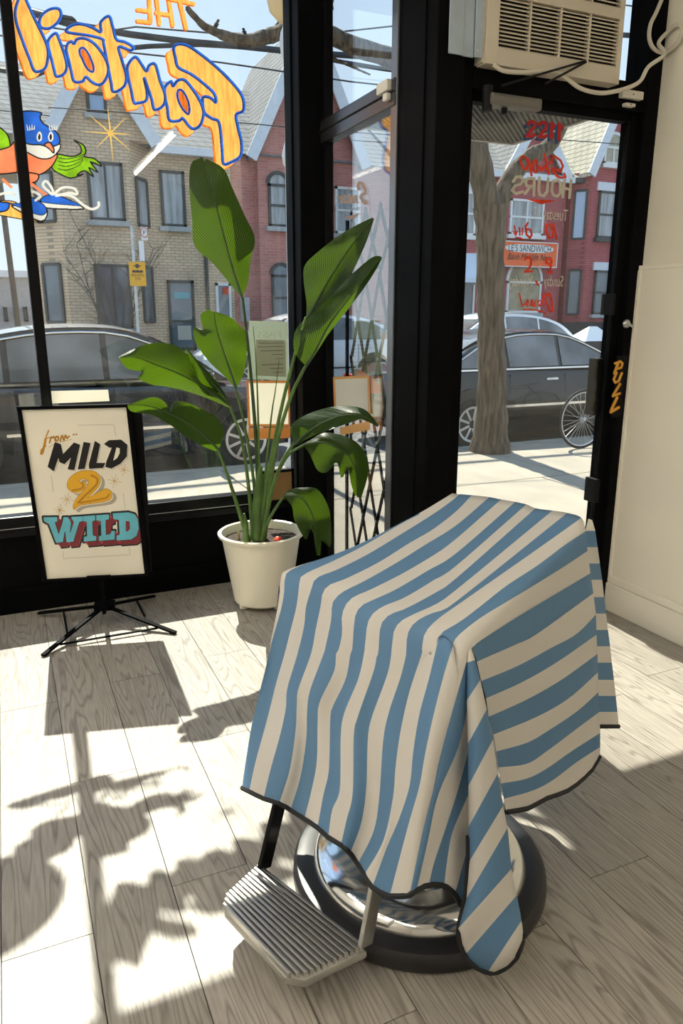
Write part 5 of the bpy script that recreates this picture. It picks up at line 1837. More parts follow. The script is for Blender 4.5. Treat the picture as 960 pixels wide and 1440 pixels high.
def P(x, y, Y=HY):
    return ony(x, y, Y)
def gable_roof(root, x0, x1, ze, zr, y0=20.7, yr=24.5, m=ROOFG, nm='roof'):
    """front slope of a roof with ridge along the street, plus the slope behind"""
    mb = MB()
    mb.add([(x0, y0, ze), (x1, y0, ze), (x1, yr, zr), (x0, yr, zr), (x1, 2 * yr - y0, ze), (x0, 2 * yr - y0, ze)],
           [(0, 1, 2, 3), (3, 2, 4, 5), (0, 3, 5), (1, 4, 2), (0, 5, 4, 1)])
    return mb.build(nm, m, root)
def cross_gable(root, xl, xr, zl, zr_, xa, za, y0, wall, roofm, boards=TRIM, wallz=None, back=5.0):
    """wall with its own little roof facing the street"""
    pts = [(xl, y0, zl), (xr, y0, zr_), (xa, y0, za)]
    MB().prism(pts, (0, 0.3, 0)).build('gable_wall', wall, root)
    ov = 0.25
    mb = MB()
    for (xb, zb) in ((xl, zl), (xr, zr_)):
        mb.add([(xb, y0 - ov, zb), (xa, y0 - ov, za + 0.02), (xa, y0 + back, za + 0.02), (xb, y0 + back, zb),
                (xb, y0 - ov, zb - 0.12), (xa, y0 - ov, za - 0.12), (xa, y0 + back, za - 0.12), (xb, y0 + back, zb - 0.12)],
               [(0, 1, 2, 3), (4, 7, 6, 5), (0, 4, 5, 1), (1, 5, 6, 2), (2, 6, 7, 3), (3, 7, 4, 0)])
    mb.build('gable_roof', roofm, root)
    for (xb, zb) in ((xl, zl), (xr, zr_)):
        MB().bar((xb, y0 - ov - 0.02, zb - 0.10), (xa, y0 - ov - 0.02, za - 0.10), 0.06, 0.30).build('barge_board', boards, root)
def win(root, x0, y0, x1, y1, Y=HY, fr=DKFR, gl=HGL, arch=False, rail=True, sill=STONE, lintel=None, bars=0, slide=0.0):
    a = P(x0, y0, Y); b = P(x1, y1, Y)
    xa, xb, z0, z1 = a[0], b[0], b[2], a[2]
    w = MB().bx(xa, xb, Y - 0.05, Y + 0.02, z0, z1)
    o = None
    t = 0.07
    fm = MB()
    fm.bx(xa, xa + t, Y - 0.07, Y + 0.03, z0, z1); fm.bx(xb - t, xb, Y - 0.07, Y + 0.03, z0, z1)
    fm.bx(xa, xb, Y - 0.07, Y + 0.03, z1 - t, z1); fm.bx(xa, xb, Y - 0.07, Y + 0.03, z0, z0 + t)
    if rail:
        zm = z0 + (z1 - z0) * (0.5 if rail is True else rail)
        fm.bx(xa, xb, Y - 0.065, Y + 0.02, zm - 0.03, zm + 0.03)
    for k in range(bars):
        xm = xa + (xb - xa) * (k + 1) / (bars + 1)
        fm.bx(xm - 0.025, xm + 0.025, Y - 0.06, Y + 0.02, z0, z1)
    if arch:
        xc, r = (xa + xb) / 2, (xb - xa) / 2
        for k in range(10):
            t0, t1 = math.pi * k / 10, math.pi * (k + 1) / 10
            fm.bar((xc + r * math.cos(t0), Y - 0.02, z1 + r * math.sin(t0)), (xc + r * math.cos(t1), Y - 0.02, z1 + r * math.sin(t1)), 0.09, 0.09, up=(0, 1, 0))
    o = fm.build('window', fr, root)
    pn = MB().bx(xa + t * .5, xb - t * .5, Y - 0.035, Y - 0.02, z0 + t * .5, z1 - t * .5)
    if arch:
        ring = [(xc + r * math.cos(math.pi * k / 12), Y - 0.03, z1 + r * math.sin(math.pi * k / 12)) for k in range(13)]
        pn.prism(ring, (0, 0.012, 0))
    pn.build('pane', gl, o)
    if sill is not None:
        MB().bx(xa - 0.08, xb + 0.08, Y - 0.14, Y + 0.02, z0 - 0.12, z0).build('sill', sill, o)
    if lintel is not None:
        MB().bx(xa - 0.1, xb + 0.1, Y - 0.06, Y + 0.02, z1 + 0.0, z1 + 0.26).build('lintel', lintel, o)
    return o
def house(name, label, x0, x1, ze):
    r = thing(name, ((x0 + x1) / 2, HY, -0.02), label, 'house')
    return r

# brown brick house with a bay and gable
bx0, bx1 = P(52, 300)[0], P(326, 300)[0]
ez = P(280, 214)[2]
h1 = house('brick_house', 'brown brick house with gabled bay and grey shingle roof', bx0, bx1, ez)
MB().bx(bx0, bx1, HY, HY + 7, -0.05, ez).build('wall', BROWN, h1)
gable_roof(h1, bx0 - 0.75, bx1 - 0.01, ez, P(340, 128, 24.5)[2])
MB().bx(P(215, 214)[0], bx1, 20.62, 20.78, ez - 0.16, ez + 0.02).build('gutter', TRIM, h1)
BY = 20.3
fl_, fr2 = P(86, 300, BY)[0], P(188, 300, BY)[0]
gl_, gr_ = P(64, 182, BY), P(217, 200, BY)
ga = P(128, 60, BY)
zt = min(gl_[2], gr_[2])
bay = MB()
foot = [(fl_ - 0.62, HY + 0.01), (fl_, BY), (fr2, BY), (fr2 + 0.55, HY + 0.01)]
bay.prism([(x, y, -0.05) for x, y in foot], (0, 0, zt + 0.05 + 0.3)).build('bay', BROWN, h1)
cross_gable(h1, gl_[0], gr_[0], zt, zt, ga[0], ga[2], BY + 0.01, BROWN, ROOFG)
win(h1, 120, 226, 177, 312, BY, rail=False, gl=HGL2, bars=1)
win(h1, 120, 128, 151, 162, BY, rail=False, gl=mat('blue_pane', (0.30, 0.42, 0.60), 0.1))
win(h1, 131, 371, 188, 462, BY, rail=False, gl=HGL, bars=1)
# windows on the canted sides of the bay
def cant_win(root, pa_, pb_, z0, z1, gl):
    a = np.array([pa_[0], pa_[1], 0.0]); b = np.array([pb_[0], pb_[1], 0.0])
    d = (b - a) / np.linalg.norm(b - a); L_ = np.linalg.norm(b - a)
    n_ = np.array([d[1], -d[0], 0.0])
    if n_[1] > 0:
        n_ = -n_
    q0, q1 = a + d * L_ * 0.2, a + d * L_ * 0.8
    f = MB()
    f.bar(q0 + n_ * 0.02 + [0, 0, z0], q0 + n_ * 0.02 + [0, 0, z1], 0.07, 0.07, up=tuple(d)); f.bar(q1 + n_ * 0.02 + [0, 0, z0], q1 + n_ * 0.02 + [0, 0, z1], 0.07, 0.07, up=tuple(d))
    f.bar(q0 + n_ * 0.02 + [0, 0, z0], q1 + n_ * 0.02 + [0, 0, z0], 0.07, 0.07); f.bar(q0 + n_ * 0.02 + [0, 0, z1], q1 + n_ * 0.02 + [0, 0, z1], 0.07, 0.07)
    o = f.build('window', DKFR, root)
    MB().prism([q0 + n_ * 0.012 + [0, 0, z0], q1 + n_ * 0.012 + [0, 0, z0], q1 + n_ * 0.012 + [0, 0, z1], q0 + n_ * 0.012 + [0, 0, z1]], tuple(n_ * 0.008)).build('pane', gl, o)
za0, za1 = P(100, 313, 20.6)[2], P(100, 245, 20.6)[2]
zb0, zb1 = P(100, 453, 20.6)[2], P(100, 372, 20.6)[2]
for fa, fb in ((foot[0], foot[1]), (foot[2], foot[3])):
    cant_win(h1, fa, fb, za0, za1, HGL2)
    cant_win(h1, fa, fb, zb0, zb1, HGL)
win(h1, 223, 239, 262, 320, HY, rail=False, gl=HGL2)
dw = win(h1, 234, 394, 276, 492, HY, rail=0.42, gl=HGL, sill=None)
MB().bx(P(249, 458)[0], P(268, 458)[0], HY - 0.045, HY - 0.036, P(250, 478)[2], P(250, 458)[2]).build('door_paper', CARD, dw)
MB().bx(P(244, 414)[0], P(266, 414)[0], HY - 0.045, HY - 0.036, P(250, 420)[2], P(250, 411)[2]).build('door_sign', mat('teal_sign', (0.15, 0.40, 0.45), 0.5), dw)
MB().tube([(P(286, 300)[0], HY - 0.06, -0.02), (P(286, 300)[0], HY - 0.06, ez)], 0.05, 8).build('downpipe', DKFR, h1)
MB().bx(P(100, 355, BY)[0] - 0.1, fr2 + 0.02, BY - 0.03, BY + 0.02, P(150, 357, BY)[2], P(150, 345, BY)[2]).build('brick_band', BROWN, h1)

# red brick house beside it
rx0, rx1 = P(326, 300)[0] + 0.01, P(552, 300)[0]
h2 = house('brick_house', 'red brick house with arched windows beside the brown house', rx0, rx1, ez)
MB().bx(rx0, rx1, HY, HY + 7, -0.05, ez).build('wall', REDB, h2)
gable_roof(h2, rx0 + 0.01, rx1 + 0.02, ez, P(340, 128, 24.5)[2])
g0 = P(349, 219, 20.8); g1 = P(510, 231, 20.8); gap = P(432, 22, 20.8)
cross_gable(h2, g0[0], g1[0], g0[2], g0[2], gap[0], gap[2], 20.81, REDB, ROOFG)
MB().bx(g0[0] + 0.25, g1[0] - 0.2, 20.8, HY + 0.1, -0.05, g0[2] + 0.1).build('wall', REDB, h2)
win(h2, 376, 258, 405, 320, 20.8, arch=True, gl=HGL2, fr=DKFR)
win(h2, 381, 386, 409, 451, 20.8, arch=True, gl=HGL, fr=DKFR)
win(h2, 470, 262, 505, 330, 20.8, gl=HGL2, fr=WHFR)
w_ = win(h1, 302, 398, 326, 462, HY, rail=False, gl=HGL, fr=WHFR, sill=None)
MB().bx(P(312, 404)[0], P(323, 404)[0], HY - 0.06, HY - 0.045, P(313, 414)[2], P(313, 404)[2]).build('shop_card', REDST, w_)
MB().bx(P(337, 420)[0], P(347, 420)[0], HY - 0.25, HY, P(340, 452)[2], P(340, 418)[2]).build('meter_box', STONE, h2)

# red painted houses seen through the door
sx0, sx1 = rx1 + 0.05, P(794, 300)[0]
eza = P(700, 243)[2]
h3 = house('brick_house', 'red painted brick house above the orange sandwich shop sign', sx0, sx1, eza)
MB().bx(sx0, sx1, HY, HY + 7, -0.05, eza).build('wall', REDP, h3)
gable_roof(h3, sx0, sx1, eza, P(690, 172, 24.5)[2])
g0 = P(708, 240, 20.85); g1 = P(793, 244, 20.85); gap = P(752, 158, 20.85)
cross_gable(h3, g0[0], g1[0], g0[2], g0[2], gap[0], gap[2], 20.86, REDP, ROOFG)
MB().bx(g0[0], g1[0], 20.85, HY + 0.1, -0.05, g0[2] + 0.05).build('wall', REDP, h3)
MB().bx(sx0, sx1, 20.6, 20.75, eza - 0.18, eza).build('gutter', TRIM, h3)
win(h3, 640, 268, 666, 332, HY, fr=WHFR, gl=HGL2, sill=WHFR, lintel=TRIM)
win(h3, 596, 268, 622, 332, HY, fr=WHFR, gl=HGL2, sill=WHFR, lintel=TRIM)
win(h3, 717, 279, 761, 332, 20.85, fr=WHFR, gl=HGL2, sill=WHFR, bars=1)
win(h3, 712, 395, 757, 440, 20.85, arch=True, fr=WHFR, gl=mat('warm_pane', (0.34, 0.28, 0.17), 0.2, var=0.4, scale=1.5), rail=False)
win(h3, 640, 396, 664, 455, HY, fr=WHFR, gl=HGL, rail=False)
aw = MB(); a0 = P(636, 356); a1 = P(672, 356); b0 = P(636, 390, 20.0); b1 = P(672, 390, 20.0)
aw.add([(a0[0], HY, a0[2]), (a1[0], HY, a1[2]), (b1[0], 20.1, b1[2]), (b0[0], 20.1, b1[2]), (b1[0], 20.1, b1[2] - .15), (b0[0], 20.1, b1[2] - .15), (a1[0], HY, b1[2] - .15), (a0[0], HY, b1[2] - .15)],
       [(0, 1, 2, 3), (3, 2, 4, 5), (1, 6, 4, 2), (0, 3, 5, 7), (5, 4, 6, 7)])
aw.build('awning', mat('awning_white', (0.66, 0.74, 0.84), 0.7), h3)
# sandwich shop sign
sg = thing('shop_sign', tuple(P(744, 377, 20.55)), 'orange shop sign reading Le\'s Sandwich on the red house', 'sign')
a = P(706, 338, 20.52); b = P(782, 377, 20.52)
MB().bx(a[0], b[0], 20.52, 20.60, b[2], a[2]).build('sign_board', mat('sign_orange', (0.85, 0.13, 0.025), 0.5), sg)
for z0, z1, x0, x1 in ((a[2] - 0.03, a[2], a[0], b[0]), (b[2], b[2] + 0.03, a[0], b[0]), (b[2], a[2], a[0], a[0] + 0.03), (b[2], a[2], b[0] - 0.03, b[0])):
    MB().bx(x0, x1, 20.50, 20.60, z0, z1).build('sign_border', WHFR, sg)
W_ = b[0] - a[0]; H_ = a[2] - b[2]
zc = a[2] - H_ * 0.27
ov = [(a[0] + W_ * 0.49 + W_ * 0.43 * math.copysign(abs(math.cos(t)) ** 0.5, math.cos(t)), 20.505, zc + H_ * 0.16 * math.sin(t)) for t in np.linspace(0, 2 * math.pi, 40, endpoint=False)]
MB().prism(ov, (0, 0.02, 0)).build('oval_panel', WHFR, sg)
text_mesh('lettering', "LE'S SANDWICH", 0.30, INK, (a[0] + W_ * 0.49, 20.50, zc - 0.10), (1, 0, 0), (0, 0, 1), sg, width=W_ * 0.76)
text_mesh('lettering', 'Bánh Mì Việt Nam', 0.28, INK, (a[0] + W_ * 0.49, 20.50, b[2] + H_ * 0.28), (1, 0, 0), (0, 0, 1), sg, shear=0.3, width=W_ * 0.78)

hx0, hx1 = sx1 + 0.02, P(960, 300)[0] + 2
h4 = house('brick_house', 'red painted brick house with pale roof and two-storey bay', hx0, hx1, eza)
MB().bx(hx0, hx1, HY + 0.3, HY + 7, -0.05, eza).build('wall', REDP, h4)
gable_roof(h4, hx0 + 0.1, P(856, 240)[0] + 1, eza, P(830, 168, 24.5)[2], m=ROOFC)
MB().bx(hx0, P(826, 240)[0], 20.62, 20.76, eza - 0.15, eza).build('gutter', DKFR, h4)
B4 = 20.45
g0 = P(824, 243, B4); g1 = P(930, 250, B4); gap = P(876, 118, B4)
cross_gable(h4, g0[0], g1[0], g0[2], g0[2], gap[0], gap[2], B4 + 0.01, REDP, ROOFC)
q0 = P(834, 300, B4)[0]; q1 = P(930, 300, B4)[0]
ft4 = [(hx0 + 0.15, HY + 0.31), (hx0 + 0.15, 20.95), (q0 - 0.15, B4), (q1, B4), (q1 + 0.6, HY + 0.31)]
MB().prism([(x, y, -0.05) for x, y in ft4], (0, 0, g0[2] + 0.1)).build('bay', REDP, h4)
win(h4, 849, 205, 873, 233, B4, arch=True, fr=WHFR, gl=mat('blind_pane', (0.40, 0.37, 0.28), 0.6, var=0.1), rail=False, bars=1, sill=WHFR)
win(h4, 842, 268, 866, 336, B4, fr=DKFR, gl=HGL2, lintel=TRIM, sill=DKFR)
win(h4, 836, 380, 857, 442, B4, fr=DKFR, gl=HGL, lintel=TRIM)
cw_a, cw_b = ft4[1], ft4[2]
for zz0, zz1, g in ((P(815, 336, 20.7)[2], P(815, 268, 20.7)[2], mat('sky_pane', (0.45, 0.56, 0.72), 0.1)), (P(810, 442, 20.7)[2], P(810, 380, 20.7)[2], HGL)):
    cant_win(h4, cw_a, cw_b, zz0, zz1, g)
MB().bx(q0 - 1.4, q1, B4 - 0.1, B4 + 0.02, -0.05, P(830, 447, B4)[2] * 0.9).build('base_course', mat('base_dark', (0.02, 0.02, 0.025), 0.6), h4)

# far left: low house, bare tree and pole down the street
h5 = house('low_building', 'low grey building far along the street', -6, 0, 3)
MB().bx(-9, P(47, 440, 40)[0], 40, 46, -0.05, 3.2).build('wall', mat('far_wall', (0.36, 0.36, 0.36), 0.9, var=0.1), h5)
MB().bx(-9.2, P(47, 440, 40)[0], 39.8, 46.2, 3.2, 3.5).build('roof', TRIM, h5)
for k in range(3):
    win(h5, 4 + 14 * k, 432, 12 + 14 * k, 452, 39.95, sill=None, rail=False)
WOODP = mat('pole_wood', (0.10, 0.09, 0.08), 0.9, var=0.2, scale=6)
up_ = thing('utility_pole', (*P(24, 440, 31.0)[:2], -0.02), 'dark wooden utility pole down the street with crossarm', 'utility pole')
pp_ = P(24, 440, 31.0)
MB().tube([(pp_[0], 31.0, -0.05), (pp_[0] - 0.15, 31.0, 9.5)], [0.11, 0.09], 10).build('pole', WOODP, up_)
MB().bar((pp_[0] - 1.1, 31.0, 8.6), (pp_[0] + 0.9, 31.0, 8.6), 0.1, 0.12).build('crossarm', WOODP, up_)

# ---------------------------------------------------------------- sign post across the street
SGY = 16.9
sx = P(190, 400, SGY)[0]
stn = thing('street_sign', (sx, SGY + 0.05, -0.02), 'street sign post with no parking and yellow speed hump signs', 'street sign')
GALV = mat('galvanised', (0.55, 0.57, 0.57), 0.45, metal=0.4, var=0.1)
MB().tube([(sx, SGY + 0.05, -0.02), (sx + 0.02, SGY + 0.05, P(198, 318, SGY)[2])], 0.032, 8).build('post', GALV, stn)
YEL = mat('sign_yellow', (0.85, 0.42, 0.01), 0.45)
a = P(180.5, 368, SGY); b = P(206, 402.5, SGY)
yb_ = MB().bx(a[0], b[0], SGY - 0.01, SGY, b[2], a[2]).build('yellow_sign', YEL, stn, bevel=0.004)
cxs = (a[0] + b[0]) / 2
w_ = b[0] - a[0]; hh = a[2] - b[2]
MB().prism([(cxs - 0.03, SGY - 0.012, a[2] - hh * .26), (cxs + 0.03, SGY - 0.012, a[2] - hh * .26), (cxs + 0.03, SGY - 0.012, a[2] - hh * .19), (cxs + 0.09, SGY - 0.012, a[2] - hh * .19), (cxs, SGY - 0.012, a[2] - hh * .07), (cxs - 0.09, SGY - 0.012, a[2] - hh * .19), (cxs - 0.03, SGY - 0.012, a[2] - hh * .19)], (0, 0.003, 0)).build('arrow', INK, yb_)
hp = [(cxs - w_ * .33, a[2] - hh * .44)]
for k in range(3):
    c0 = cxs - w_ * .22 + k * w_ * .22
    hp += [(c0 - 0.03, a[2] - hh * .34), (c0 + 0.03, a[2] - hh * .34), (c0 + w_ * .11, a[2] - hh * .41)]
hp += [(cxs + w_ * .33, a[2] - hh * .44)]
MB().prism([(x, SGY - 0.012, z) for x, z in hp], (0, 0.003, 0)).build('hump_symbol', INK, yb_)
for k, (t_, s_) in enumerate((('SPEED CONTROL', 0.075), ('ZONE', 0.075))):
    text_mesh('lettering', t_, s_, INK, (cxs, SGY - 0.0125, a[2] - hh * (.60 + .14 * k)), (1, 0, 0), (0, 0, 1), yb_, width=w_ * (.80 if k == 0 else .34))
WSG = mat('sign_white', (0.78, 0.79, 0.78), 0.45)
a = P(197.5, 319, SGY); b = P(208, 338, SGY)
ws = MB().bx(a[0], b[0], SGY - 0.012, SGY - 0.002, b[2], a[2]).build('no_parking_sign', WSG, stn)
ctr = ((a[0] + b[0]) / 2, SGY - 0.014, (a[2] + b[2]) / 2 + 0.02)
rg = [(ctr[0] + 0.075 * math.cos(t), ctr[1], ctr[2] + 0.095 * math.sin(t)) for t in np.linspace(0, 2 * math.pi, 25)]
MB().tube(rg, 0.009, 6).build('red_ring', REDST, ws)
text_mesh('lettering', 'P', 0.13, INK, (ctr[0], ctr[1], ctr[2] - 0.045), (1, 0, 0), (0, 0, 1), ws)
a = P(194.5, 338.5, SGY); b = P(203.5, 367, SGY)
MB().bx(a[0], b[0], SGY - 0.010, SGY - 0.001, b[2], a[2]).build('info_sign', WSG, stn)

# ---------------------------------------------------------------- street tree
BARK = mat('bark', (0.04, 0.03, 0.02), 0.95, col2=(0.17, 0.13, 0.088), scale=7, stretch=(4, 4, 0.45), bump=1.0)
TY = 7.0
tree = thing('street_tree', (5.03, TY, GZ), 'rough barked street tree growing from the sidewalk, forked above', 'tree')
def limb(pts, px_w, name, n=14, jit=0.06):
    c = crom(np.array([ony(x, y, TY + dy) for (x, y, dy) in pts]), 26)
    w = np.interp(np.linspace(0, 1, 26), np.linspace(0, 1, len(px_w)), px_w) / FPX * 8.5 / 2
    w = w * (1 + jit * np.sin(np.arange(26) * 2.1))
    mb = MB().tube(c, list(w), n)
    rr = random.Random(3)
    ax = np.array(c)
    mb.v = [tuple(np.array(v) + np.array([rr.uniform(-1, 1), rr.uniform(-1, 1), 0]) * 0.010) for v in mb.v]
    return mb.build(name, BARK, tree, smooth=True)
limb([(689, 640, 0), (689, 610, 0), (691, 540, 0), (690, 450, 0), (689, 380, 0), (690, 330, 0), (688, 290, 0)], [58, 44, 38, 36, 36, 36, 42], 'trunk', 18)
limb([(687, 305, 0), (680, 260, 0), (672, 215, 0), (660, 165, 0.1), (620, 115, 0.25), (560, 86, 0.45), (500, 66, 0.6), (455, 47, 0.65), (400, 42, 0.65)], [36, 30, 27, 26, 25, 24, 22, 21, 20], 'limb')
limb([(403, 41, 0.65), (375, 52, 0.65), (350, 57, 0.6), (320, 52, 0.6), (290, 38, 0.55), (272, 22, 0.5), (262, 10, 0.5)], [17, 17, 16, 13, 10, 8, 5], 'limb', 10)
limb([(692, 312, 0), (706, 272, 0), (725, 240, 0), (752, 217, 0), (772, 205, 0), (800, 160, 0), (850, 100, 0.1)], [30, 24, 22, 20, 17, 14, 10], 'limb')
for p in ([(300, 42, .56), (305, 33, .56), (307, 28, .56)], [(345, 52, .6), (342, 40, .6)], [(457, 47, .65), (465, 15, .65), (470, -10, .65)], [(380, 48, .65), (400, 20, .75), (420, -20, .85)], [(420, 44, .65), (455, 75, .8), (520, 105, 1.0)]):
    limb(p, [5, 4, 2], 'twig', 6)

# wires
WIREM = mat('wire_black', (0.03, 0.03, 0.035), 0.6)
for lab, pts, r, Y in (('thick black cable bundle strung above the street', [(-60, -6), (10, 14), (130, 40), (250, 57), (330, 64), (430, 74), (700, 85), (1000, 60)], 0.045, 11.0),
                       ('lower sagging black cable above the houses', [(-60, 90), (20, 84), (120, 74), (200, 66), (260, 62), (400, 72), (560, 100), (900, 140)], 0.032, 11.5),
                       ('thin overhead wire in front of the roofs', [(-60, 40), (180, 73), (320, 89), (420, 104), (560, 122), (900, 150)], 0.012, 12.0),
                       ('thin service wire crossing the brown gable', [(-60, 148), (70, 151), (200, 160), (330, 172), (560, 190), (900, 205)], 0.009, 13.0),
                       ('thin upper wire crossing the sky', [(-60, 18), (200, 38), (400, 52), (560, 36), (900, 10)], 0.010, 10.0)):
    w3 = [ony(x, y, Y) for x, y in pts]
    w3 = [w3[0] + np.array([-16, 0, 0.5])] + w3 + [w3[-1] + np.array([22, 0, 0.4])]      # runs on along the street
    c = crom(np.array(w3), 70)
    o = MB().tube(c, r, 6).build('overhead_wire', WIREM, smooth=True)
    tag(o, lab, 'wire')

# ornamental lamp post by the kerb
LMP = mat('lamp_white', (0.74, 0.74, 0.72), 0.4, var=0.06)
LY = 7.12
lx = P(405, 200, LY)[0]
lm = thing('street_lamp', (lx, LY, GZ), 'white ornamental street lamp post beside the kerb', 'street lamp')
z1 = P(399, 215, LY)[2]; z2 = P(399, 62, LY)[2]; z3 = P(399, 5, LY)[2]
MB().lathe([(0.10, 0), (0.10, 0.12), (0.055, 0.2), (0.035, 0.5), (0.032, z1 - GZ - 0.12), (0.05, z1 - GZ - 0.10), (0.062, z1 - GZ - 0.02), (0.045, z1 - GZ + 0.05), (0.03, z1 - GZ + 0.10),
            (0.028, z2 - GZ - 0.14), (0.05, z2 - GZ - 0.10), (0.064, z2 - GZ + 0.02), (0.05, z2 - GZ + 0.10), (0.03, z2 - GZ + 0.15), (0.03, z3 - GZ - 0.12)], (lx, LY, GZ), 20).build('post', LMP, lm, smooth=True)
MB().lathe([(0.0, -0.17), (0.07, -0.16), (0.15, -0.08), (0.17, 0.0), (0.15, 0.09), (0.08, 0.16), (0.0, 0.18)], (lx, LY, z3 + 0.02), 24).build('globe', mat('globe_cream', (0.80, 0.66, 0.42), 0.4, trans=0.4), lm, smooth=True)

# ---------------------------------------------------------------- cars
TIRE = mat('tire', (0.018, 0.018, 0.019), 0.8)
RIM = mat('rim', (0.55, 0.56, 0.57), 0.3, metal=0.9)
CGL = mat('car_glass', (0.15, 0.16, 0.165), 0.05, spec=0.8, var=0.5, scale=1.4)
CTRIM = mat('car_trim', (0.02, 0.02, 0.022), 0.4)
def car(label, loc, rz, paint, prof, roof, hw, wheels, wr, tail=None, chrome=None, group=None, roofm=None):
    """prof: (x, z_bottom, z_top, half width factor) stations; roof: side outline of the cabin [(x, z)] rear to front; x runs forwards"""
    r = thing('car', loc, label, 'car', group, rz=rz)
    mb = MB()
    ring = []
    for x, zb, zt, k in prof:
        w = hw * k
        sec_ = [(w * .88, zb), (w * .985, zb + .10), (w, zb + (zt - zb) * .45), (w * .985, zt - .10), (w * .93, zt - .02), (w * .80, zt + 0.005)]
        ring.append([(x, y, z) for y, z in sec_] + [(x, -y, z) for y, z in reversed(sec_)])
    n = len(ring[0])
    vs = [p for q in ring for p in q]
    fs = []
    for i in range(len(ring) - 1):
        for k in range(n):
            a, b = i * n + k, i * n + (k + 1) % n
            fs.append((a, b, b + n, a + n))
    fs.append(tuple(range(n))); fs.append(tuple(range((len(ring) - 1) * n, len(ring) * n)))
    mb.add(vs, fs)
    body = mb.build('body', paint, r, smooth=True, local=True)
    zb_ = min(z for _, z in roof); zt_ = max(z for _, z in roof)
    yw = lambda z: hw * (0.93 - 0.20 * (z - zb_) / (zt_ - zb_))
    mb = MB()
    m = len(roof)
    top = crom(np.array([(x, z, 0) for x, z in roof]), 40)[:, :2]
    for s in (1, -1):
        o_ = len(mb.v)
    vs = [(x, yw(z), z) for x, z in top] + [(x, yw(z) * .55, z + .025 * (z - zb_) / (zt_ - zb_)) for x, z in top] + [(x, -yw(z) * .55, z + .025 * (z - zb_) / (zt_ - zb_)) for x, z in top] + [(x, -yw(z), z) for x, z in top]
    fs = []
    N = len(top)
    for i in range(N - 1):
        for k in range(3):
            fs.append((k * N + i, k * N + i + 1, (k + 1) * N + i + 1, (k + 1) * N + i))
    fs.append(tuple(range(N))); fs.append(tuple(range(3 * N, 4 * N)))
    fs.append((0, N, 2 * N, 3 * N)); fs.append((N - 1, 2 * N - 1, 3 * N - 1, 4 * N - 1))
    mb.add(vs, fs)
    mb.build('cabin', paint, r, smooth=True, local=True)
    # roof panel and the bright line over the side windows
    seg = top[9:31]
    vs, fs = [], []
    for x, z in seg:
        lift = .025 * (z - zb_) / (zt_ - zb_)
        vs += [(x, yw(z) * .97, z + .010), (x, yw(z) * .55, z + lift + .014), (x, -yw(z) * .55, z + lift + .014), (x, -yw(z) * .97, z + .010)]
    for i in range(len(seg) - 1):
        for k in range(3):
            fs.append((4 * i + k, 4 * i + k + 1, 4 * i + 5 + k, 4 * i + 4 + k))
    MB().add(vs, fs).build('roof_panel', roofm or paint, r, smooth=True, local=True)
    # side glass: the cabin outline inset, split at the pillars
    cxm = sum(x for x, _ in roof) / m
    ins = [(cxm + (x - cxm) * 0.885, zb_ + 0.055 + (z - zb_) * 0.80) for x, z in top]
    xs_ = [p[0] for p in ins]
    xa, xb = min(xs_), max(xs_)
    cuts = [xa] + [xa + (xb - xa) * q for q in (0.30, 0.62)] + [xb]
    arr = np.array(ins)
    arr = arr[np.argsort(arr[:, 0])]
    for s in (1, -1):
        for i in range(3):
            c0, c1_ = cuts[i] + (0.03 if i else 0), cuts[i + 1] - (0.03 if i < 2 else 0)
            xs2 = np.linspace(c0, c1_, 12)
            zt2 = np.interp(xs2, arr[:, 0], arr[:, 1])
            zb2 = zb_ + 0.055
            pts = [(x, s * (yw(z) + 0.006), z) for x, z in zip(xs2, zt2)] + [(x, s * (yw(zb2) + 0.006), zb2) for x in xs2[::-1]]
            g = MB().prism(pts, (0, s * 0.004, 0)); g.build('side_window', CGL, r, local=True)
    if chrome:
        for s in (1, -1):
            MB().tube([(x, s * (yw(z) + 0.012), z + .02) for x, z in arr[::3]], 0.010, 6).build('window_trim', chrome, r, local=True)
            MB().bar((xa, s * (yw(zb_) + 0.012), zb_ + 0.03), (xb, s * (yw(zb_) + 0.012), zb_ + 0.03), 0.012, 0.02).build('window_trim', chrome, r, local=True)
    # windscreen and rear window
    for i0, i1 in ((2, 11), (29, 38)):
        seg = top[i0:i1]
        nx_ = 1 if i0 > 10 else -1
        vs, fs = [], []
        for x, z in seg:
            zz = z + .025 * (z - zb_) / (zt_ - zb_) + 0.008
            vs += [(x + nx_ * .006, yw(z) * .88, zz), (x + nx_ * .006, -yw(z) * .88, zz)]
        for i in range(len(seg) - 1):
            fs.append((2 * i, 2 * i + 1, 2 * i + 3, 2 * i + 2))
        MB().add(vs, fs).build('windscreen', CGL, r, local=True)
